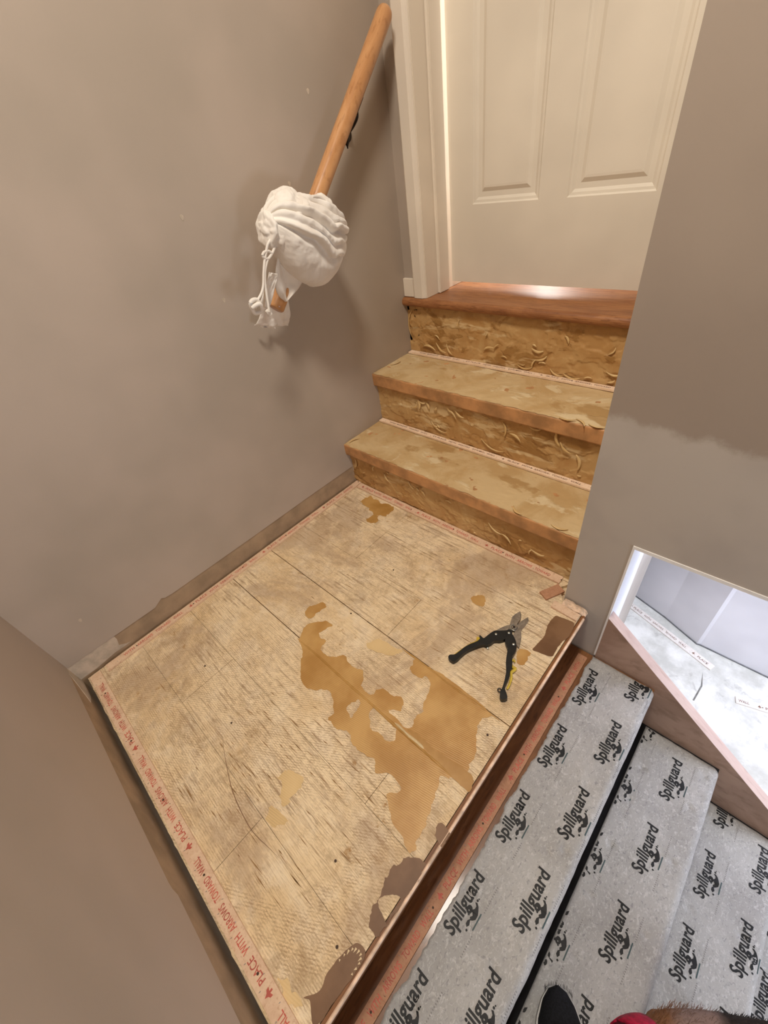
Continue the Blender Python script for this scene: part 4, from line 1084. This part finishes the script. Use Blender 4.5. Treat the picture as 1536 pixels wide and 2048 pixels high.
mb.tube(smooth_line([pr + und * 0.022, pr + und * 0.035 + V((-0.012, 0, 0)), pr + und * 0.040 + V((-0.038, 0, -0.012)), V((0.004, pr.y + 0.030, pr.z - 0.052))], 5), [0.0055] * 16, 10)
base = V((0.0025, pr.y + 0.030, pr.z - 0.052))
mb.tube([base + V((0, 0, 0)), base + V((0.005, 0, 0)), base + V((0.009, 0, 0))], [0.019, 0.018, 0.008], 18)
lb = pr - d * 0.075 + und * 0.026
mb.tube([s0, lb, lb + V((0, .001, -.012))], [0.0035, 0.0065, 0.002], 10)
mb.build('bracket', M_iron, hrl, True)

# ------------------------------------------------------------------ cloth wrapped round the rail
cl = thing('drop_cloth', 'crumpled white cloth knotted and wrapped round the lower end of the handrail', 'cloth', (0.11, -0.07, 0.66))
pL, pR = V(DATA['poleL'][0]), V(DATA['poleR'][0])
pL.x, pR.x = 0.12, 0.125
ctr = (pL + pR) * 0.5
ax = (pR - pL).normalized(); half = (pR - pL).length * 0.5
e1 = V((1, 0, 0)); e1 = (e1 - ax * e1.dot(ax)).normalized()      # towards the room
e2 = ax.cross(e1).normalized()
if e2.z < 0: e2 = -e2                                           # up
creases = [(-2.5, .005), (-0.62, .016), (-0.22, .006), (0.16, .017), (0.50, .007), (0.88, .015), (1.30, .008), (1.9, .010), (2.6, .006)]
def ball(u, v):
    s = -1 + 2 * v                     # along the axis
    ph = -math.pi + 2 * math.pi * u    # 0 = towards the room, + = up
    tw = ph + 0.35 * math.sin(s * 1.6) + 0.22 * fbm((s * 2.0, math.cos(ph) * .8, 4 + math.sin(ph) * .8), 2)
    env = max(0.0, 1 - abs(s) ** 2.3) ** 0.5
    up_r, dn_r, rm_r = 0.058, 0.108, 0.070
    cu, su = math.cos(ph), math.sin(ph)
    rv = up_r if su > 0 else dn_r + 0.018 * math.sin(s * 2.0 + 0.6)
    r = 1.0 / math.sqrt((cu / rm_r) ** 2 + (su / rv) ** 2)
    h = 0
    for c_, a_ in creases:
        dd = (tw - c_ + math.pi) % (2 * math.pi) - math.pi
        wdt = 0.08 + 0.045 * math.sin(c_ * 7 + s * 3)
        h -= a_ * math.exp(-(dd / wdt) ** 2) * (0.35 + 0.65 * (1 if c_ > -1.3 else 0.35))
        h += a_ * 0.45 * math.exp(-((dd - 0.22) / 0.13) ** 2) * (1 if c_ > -1.3 else 0.3)
    h += 0.004 * fbm((s * 3, math.cos(ph) * 2, math.sin(ph) * 2 + 5))
    r = r * env + h * (0.25 + 0.75 * env) * 1.05 + 0.006
    bend = e2 * (-0.006 * (1 - s * s))
    p = ctr + ax * (half * 1.06 * s) + (e1 * cu + e2 * su) * r + bend
    p.x = max(p.x, 0.004 + 0.003 * noise.noise(p * 40))
    return p
MB().grid(260, 110, ball).build('wrapped_bundle', M_cloth, cl, True)

def lobe(name, c, rad, seed, fold_dir, amp=0.006, nf=6):
    """soft crumpled swelling of cloth"""
    c = V(c); fd = V(fold_dir).normalized()
    def fn(u, v):
        th = math.pi * v; ph = 2 * math.pi * u
        n = V((math.sin(th) * math.cos(ph), math.sin(th) * math.sin(ph), math.cos(th)))
        k = n.dot(fd)
        r = 1 + (amp / max(rad)) * math.sin(k * nf + 2.0 * fbm((n.x * 1.5 + seed, n.y * 1.5, n.z * 1.5))) + 0.05 * fbm((n.x * 2, n.y * 2, n.z * 2 + seed))
        p = c + V((n.x * rad[0], n.y * rad[1], n.z * rad[2])) * r
        p.x = max(p.x, 0.003)
        return p
    return MB().grid(90, 50, fn).build(name, M_cloth, cl, True)
lobe('gathered_fold', (0.115, -0.100, 0.935), (0.058, 0.050, 0.045), 2, (0.1, 0.7, -0.7))
lobe('gathered_fold', (0.120, -0.165, 0.905), (0.040, 0.030, 0.040), 6, (0, 0.9, -0.3), 0.005, 9)
lobe('gathered_fold', (0.110, -0.005, 0.915), (0.052, 0.048, 0.040), 9, (0.1, 0.5, 0.8), 0.005, 7)

def sheet(name, L, Rr, fold=0.006, nfold=3, seed=0, th=0.0016, nu=40, nv=30, out=(1, 0, 0)):
    Ls, Rs = smooth_line(L, 12), smooth_line(Rr, 12)
    o = V(out)
    def ev(S, t):
        x = t * (len(S) - 1); i = min(int(x), len(S) - 2); return S[i].lerp(S[i + 1], x - i)
    def fn(u, v):
        p = ev(Ls, u).lerp(ev(Rs, u), v)
        p = p + o * (fold * math.sin(v * math.pi * nfold + 1.2 * math.sin(u * 3 + seed)) * (0.4 + 0.6 * u) + 0.003 * fbm((u * 3, v * 3, seed)))
        p.x = max(p.x, 0.004)
        return p
    ob_ = MB().grid(nu, nv, fn).build(name, M_cloth, cl, True)
    md = ob_.modifiers.new('s', 'SOLIDIFY'); md.thickness = th; md.offset = 0
    return ob_
T = [V(p) for p in DATA['tailA']]; F_ = [V(p) for p in DATA['flapB']]; Bt = [V(p) for p in DATA['bottomC']]
mv = lambda p, x: V((x, p.y, p.z))
sheet('hanging_tail', [mv(T[0], .115), mv(T[7], .110), mv(T[6], .100), mv(T[4], .092)], [mv(T[0], .12) + V((0, .02, .01)), mv(T[1], .120), mv(T[2], .100), mv(T[3], .088)], 0.010, 3, 1)
sheet('hanging_tail', [mv(T[1], .105) + V((0, -.01, .01)), mv(T[2], .09) + V((0, -.025, 0)), V((.075, -.150, .745))], [mv(T[2], .10) + V((0, .012, .01)), mv(T[2], .085) + V((0, .004, -.012)), V((.070, -.128, .752))], 0.007, 2, 4)
sheet('folded_flap', [mv(F_[0], .135), mv(F_[5], .130), mv(F_[4], .115)], [mv(F_[1], .130), mv(F_[2], .125), mv(F_[3], .110)], 0.003, 2, 6)
sheet('hanging_corner', [mv(Bt[0], .055) + V((0, .004, .012)), mv(Bt[6], .040), mv(Bt[6], .030) + V((0, 0, -.006))], [mv(Bt[2], .050) + V((0, 0, .012)), mv(Bt[2], .035) + V((0, .004, -.03)), mv(Bt[3], .025)], 0.007, 4, 8)
sheet('hanging_corner', [mv(Bt[0], .045) + V((0, .006, .0)), mv(Bt[6], .03) + V((0, .01, -.01)), mv(Bt[5], .022)], [mv(Bt[1], .045), mv(Bt[4], .035) + V((0, .01, .02)), mv(Bt[4], .022)], 0.006, 3, 12)
for k, r in (('cordA', .0032), ('cordB', .0034), ('cordC', .0030), ('cordR', .0036)):
    S = smooth_line([V(p) + V((0.008, 0, 0)) for p in DATA[k]], 6)
    MB().tube(S, r, 10).build('cord', M_cloth, cl, True)
kn = [V(p) for p in DATA['knot']]
S = smooth_line([kn[0] + V((0, 0, 0)), kn[1] + V((.008, 0, .003)), kn[3] + V((.0, 0, -.004)), kn[2] + V((-.008, 0, -.004)), kn[0] + V((0, .002, .012)), kn[1] + V((-.004, .004, .010)), kn[3]], 8)
MB().tube(S, 0.0052, 10).build('knot', M_cloth, cl, True)
lo = V(DATA['cordC'][-1])
MB().tube(smooth_line([lo + V((0, 0, .006)), lo + V((0.002, .002, -.001)), lo + V((.002, .006, -.010))], 5), [.004, .0055, .006, .0065, .006, .007, .006, .006, .0065, .006, .004], 10).build('knot', M_cloth, cl, True)

# ------------------------------------------------------------------ shoe of the person standing on the second pad
M_suede = simple('black_suede', (20, 20, 24), 0.95, var=0.35, scale=300, bump=0.5)
M_sole = simple('white_rubber_sole', (196, 194, 190), 0.5, var=0.04)
toe, ang = V((1.262, -0.725, -0.366)), math.atan2(-0.85, 0.53)
fx, fy = math.cos(ang), math.sin(ang)
sh = thing('shoe', 'black suede shoe with a pale sole, its toe on the second grey pad', 'shoe', (1.262, -0.725, -0.3665))
def loc(s, t, z): return V((toe.x + fx * s - fy * t, toe.y + fy * s + fx * t, toe.z + z))
def halfw(s):
    pts_ = [(0, .0), (.008, .018), (.025, .031), (.055, .043), (.09, .047), (.14, .040), (.19, .036), (.23, .036), (.26, .030), (.275, .012), (.278, 0)]
    for (a, wa), (b_, wb) in zip(pts_, pts_[1:]):
        if a <= s <= b_: return wa + (wb - wa) * (s - a) / (b_ - a)
    return 0
ns = 40
def S_of(i): return 0.278 * (0.5 - 0.5 * math.cos(math.pi * i / (ns - 1)))
outl = [(S_of(i), halfw(S_of(i))) for i in range(ns)] + [(S_of(i), -halfw(S_of(i))) for i in range(ns - 2, 0, -1)]
MB().prism([loc(s, t * 1.06, 0.0) for s, t in outl], (0, 0, 0.020)).build('sole', M_sole, sh)
def upper(u, v):
    s = 0.001 + 0.276 * (0.5 - 0.5 * math.cos(math.pi * u)); w_ = halfw(s) * 0.985
    th = math.pi * v
    top = 0.030 + 0.024 * min(1, s / 0.05) + 0.030 * max(0, min(1, (s - 0.10) / 0.10)) ** 1.3
    return loc(s, w_ * math.cos(th), 0.019 + (top - 0.010) * abs(math.sin(th)) ** 0.75)
MB().grid(60, 26, upper).build('upper', M_suede, sh, True)
mb = MB()
for i in range(26):
    th = math.pi * i / 25
    a_ = loc(0.002 + 0.012 * (1 - math.sin(th)), 0.026 * math.cos(th), 0.030)
    mb.tube([a_, a_ + V((-fx * 0.006 + random.uniform(-.002, .002), -fy * 0.006 + random.uniform(-.002, .002), 0.004))], [0.0006, 0.0002], 4)
tag(mb.build('suede_fuzz', M_suede, sh), kind='stuff')

# ------------------------------------------------------------------ small dog standing on the third pad, mostly below the picture edge
def dog_mat():
    m = Mat('brown_and_black_fur', (120, 86, 58), 0.85)
    sep = m.n('ShaderNodeSeparateXYZ'); m.l(m.tc.outputs['Object'], sep.inputs[0])
    k = m.math('ADD', sep.outputs['X'], m.math('MULTIPLY', m.math('SUBTRACT', m.noise(18, 4), 0.5), 0.06))
    c = m.mix(m.ramp(k, -0.085, -0.055), (134, 92, 60), (142, 118, 108))
    c = m.mix(m.ramp(k, -0.025, 0.005), c, (34, 26, 20))
    c = m.mix(m.math('MULTIPLY', m.ramp(m.noise(220, 3), 0.5, 0.7), 0.4), c, (70, 50, 34))
    m.color(c); m.bump(m.noise(300, 3), 0.6, 0.002)
    return m.m
M_fur = dog_mat()
dg = thing('dog', 'small brown and black dog in a red harness on the third grey pad', 'dog', (1.50, -0.63, -0.56))
J = {
 'hip': ((1.600, -0.550, -0.312), .052), 'loin': ((1.565, -0.577, -0.302), .054), 'mid': ((1.520, -0.612, -0.302), .058), 'chest': ((1.470, -0.652, -0.305), .063), 'shoulder': ((1.430, -0.692, -0.295), .052),
 'neck': ((1.392, -0.742, -0.262), .036), 'skull': ((1.362, -0.790, -0.235), .040), 'brow': ((1.345, -0.818, -0.242), .032), 'muzzle': ((1.326, -0.846, -0.256), .019), 'nose': ((1.315, -0.863, -0.260), .013),
 'tail1': ((1.628, -0.520, -0.290), .014), 'tail2': ((1.650, -0.495, -0.255), .010), 'tail3': ((1.655, -0.488, -0.215), .006),
}
E_ = [('hip', 'loin'), ('loin', 'mid'), ('mid', 'chest'), ('chest', 'shoulder'), ('shoulder', 'neck'), ('neck', 'skull'), ('skull', 'brow'), ('brow', 'muzzle'), ('muzzle', 'nose'), ('hip', 'tail1'), ('tail1', 'tail2'), ('tail2', 'tail3')]
ax2 = V((0.74, 0.67, 0)).normalized(); sd2 = V((-ax2.y, ax2.x, 0))
for sgn, tg in ((1, 'l'), (-1, 'r')):
    c = V((1.452, -0.672, 0)) + sd2 * 0.034 * sgn
    for nm, off, z, r in (('fa', .0, -.335, .030), ('fb', .018, -.420, .018), ('fc', .006, -.480, .0125), ('fd', .004, -.535, .0105), ('fe', -.010, -.5465, .0125), ('ff', -.022, -.549, .0095)):
        q = c + ax2 * off; J[nm + tg] = ((q.x, q.y, z), r)
    E_ += [('chest', 'fa' + tg), ('fa' + tg, 'fb' + tg), ('fb' + tg, 'fc' + tg), ('fc' + tg, 'fd' + tg), ('fd' + tg, 'fe' + tg), ('fe' + tg, 'ff' + tg)]
    c = V((1.578, -0.568, 0)) + sd2 * 0.030 * sgn
    for nm, off, z, r in (('ha', .0, -.350, .034), ('hb', -.022, -.420, .024), ('hc', .020, -.475, .013), ('hd', .010, -.535, .0105), ('he', -.006, -.5465, .0125), ('hf', -.018, -.549, .0095)):
        q = c + ax2 * off; J[nm + tg] = ((q.x, q.y, z), r)
    E_ += [('loin', 'ha' + tg), ('ha' + tg, 'hb' + tg), ('hb' + tg, 'hc' + tg), ('hc' + tg, 'hd' + tg), ('hd' + tg, 'he' + tg), ('he' + tg, 'hf' + tg)]
keys = list(J)
org = wloc(dg)
me = bpy.data.meshes.new('body')
me.from_pydata([tuple(V(J[k][0]) - org) for k in keys], [(keys.index(a), keys.index(b_)) for a, b_ in E_], [])
ob = bpy.data.objects.new('body', me); COL.objects.link(ob); ob.parent = dg; me.materials.append(M_fur)
sm_ = ob.modifiers.new('skin', 'SKIN'); sm_.use_smooth_shade = True
for i, k in enumerate(keys):
    me.skin_vertices[0].data[i].radius = (J[k][1], J[k][1]); me.skin_vertices[0].data[i].use_root = (k == 'mid')
sb_ = ob.modifiers.new('sub', 'SUBSURF'); sb_.levels = 2; sb_.render_levels = 2
for sgn in (1, -1):      # ears
    c = V(J['skull'][0]) + sd2 * 0.030 * sgn + V((0.004, 0.006, 0.022))
    MB().grid(10, 10, lambda u, v: c + sd2 * sgn * (0.004 + 0.022 * math.sin(math.pi * u * 0.6)) + ax2 * ((v - 0.5) * 0.034 * (1 - u * 0.8)) + V((0, 0, 0.018 * math.sin(math.pi * u) - 0.034 * u * u)) + sd2 * sgn * 0.003 * math.cos(math.pi * (v - .5))).build('ear', M_fur, dg, True)
    e = V(J['brow'][0]) + sd2 * 0.021 * sgn + V((-0.012, -0.012, 0.014))
    MB().grid(12, 8, lambda u, v: e + V((math.cos(2 * math.pi * u) * math.sin(math.pi * v), math.sin(2 * math.pi * u) * math.sin(math.pi * v), math.cos(math.pi * v))) * 0.0055).build('eye', M_print, dg, True)
nz = V(J['nose'][0]) + V((-0.007, -0.010, 0.004))
MB().grid(12, 8, lambda u, v: nz + V((math.cos(2 * math.pi * u) * math.sin(math.pi * v), math.sin(2 * math.pi * u) * math.sin(math.pi * v), math.cos(math.pi * v))) * 0.0075).build('nose', M_print, dg, True)
M_red = simple('red_webbing', (172, 24, 58), 0.6, var=0.15, scale=120)
def ring(c, n, r, w_, squ=1.08):
    c, n = V(c), V(n).normalized(); a = n.cross(V((0, 0, 1))).normalized(); b_ = a.cross(n)
    def fn(u, v):
        th = 2 * math.pi * u
        rr = r + 0.0025 * math.sin(math.pi * v)
        return c + a * (rr * math.cos(th)) + b_ * (rr * squ * math.sin(th)) + n * ((v - 0.5) * w_)
    return MB().grid(40, 6, fn)
h_ = ring((1.413, -0.716, -0.280), V(J['neck'][0]) - V(J['shoulder'][0]), 0.0545, 0.050).build('harness', M_red, dg, True)
md = h_.modifiers.new('s', 'SOLIDIFY'); md.thickness = 0.003
random.seed(3)
mb = MB()
spine = [V(J[k][0]) for k in ('hip', 'loin', 'mid', 'chest', 'shoulder')]; rad = [J[k][1] for k in ('hip', 'loin', 'mid', 'chest', 'shoulder')]
for i in range(900):
    t = random.random() * 3.9; k = int(t); f = t - k
    p = spine[k].lerp(spine[k + 1], f); r = rad[k] + (rad[k + 1] - rad[k]) * f
    th = random.uniform(-0.2, math.pi + 0.2)
    n = (sd2 * math.cos(th) + V((0, 0, 1)) * math.sin(th)).normalized()
    q = p + n * (r * 0.93)
    dr = (n * 0.55 + ax2 * 0.8 + V([random.uniform(-.3, .3) for _ in range(3)])).normalized() * random.uniform(.010, .019)
    mb.tube([q, q + dr * 0.6 + n * 0.001, q + dr], [0.0007, 0.0005, 0.0001], 3, cap=False)
tag(mb.build('fur', M_fur, dg), kind='stuff')
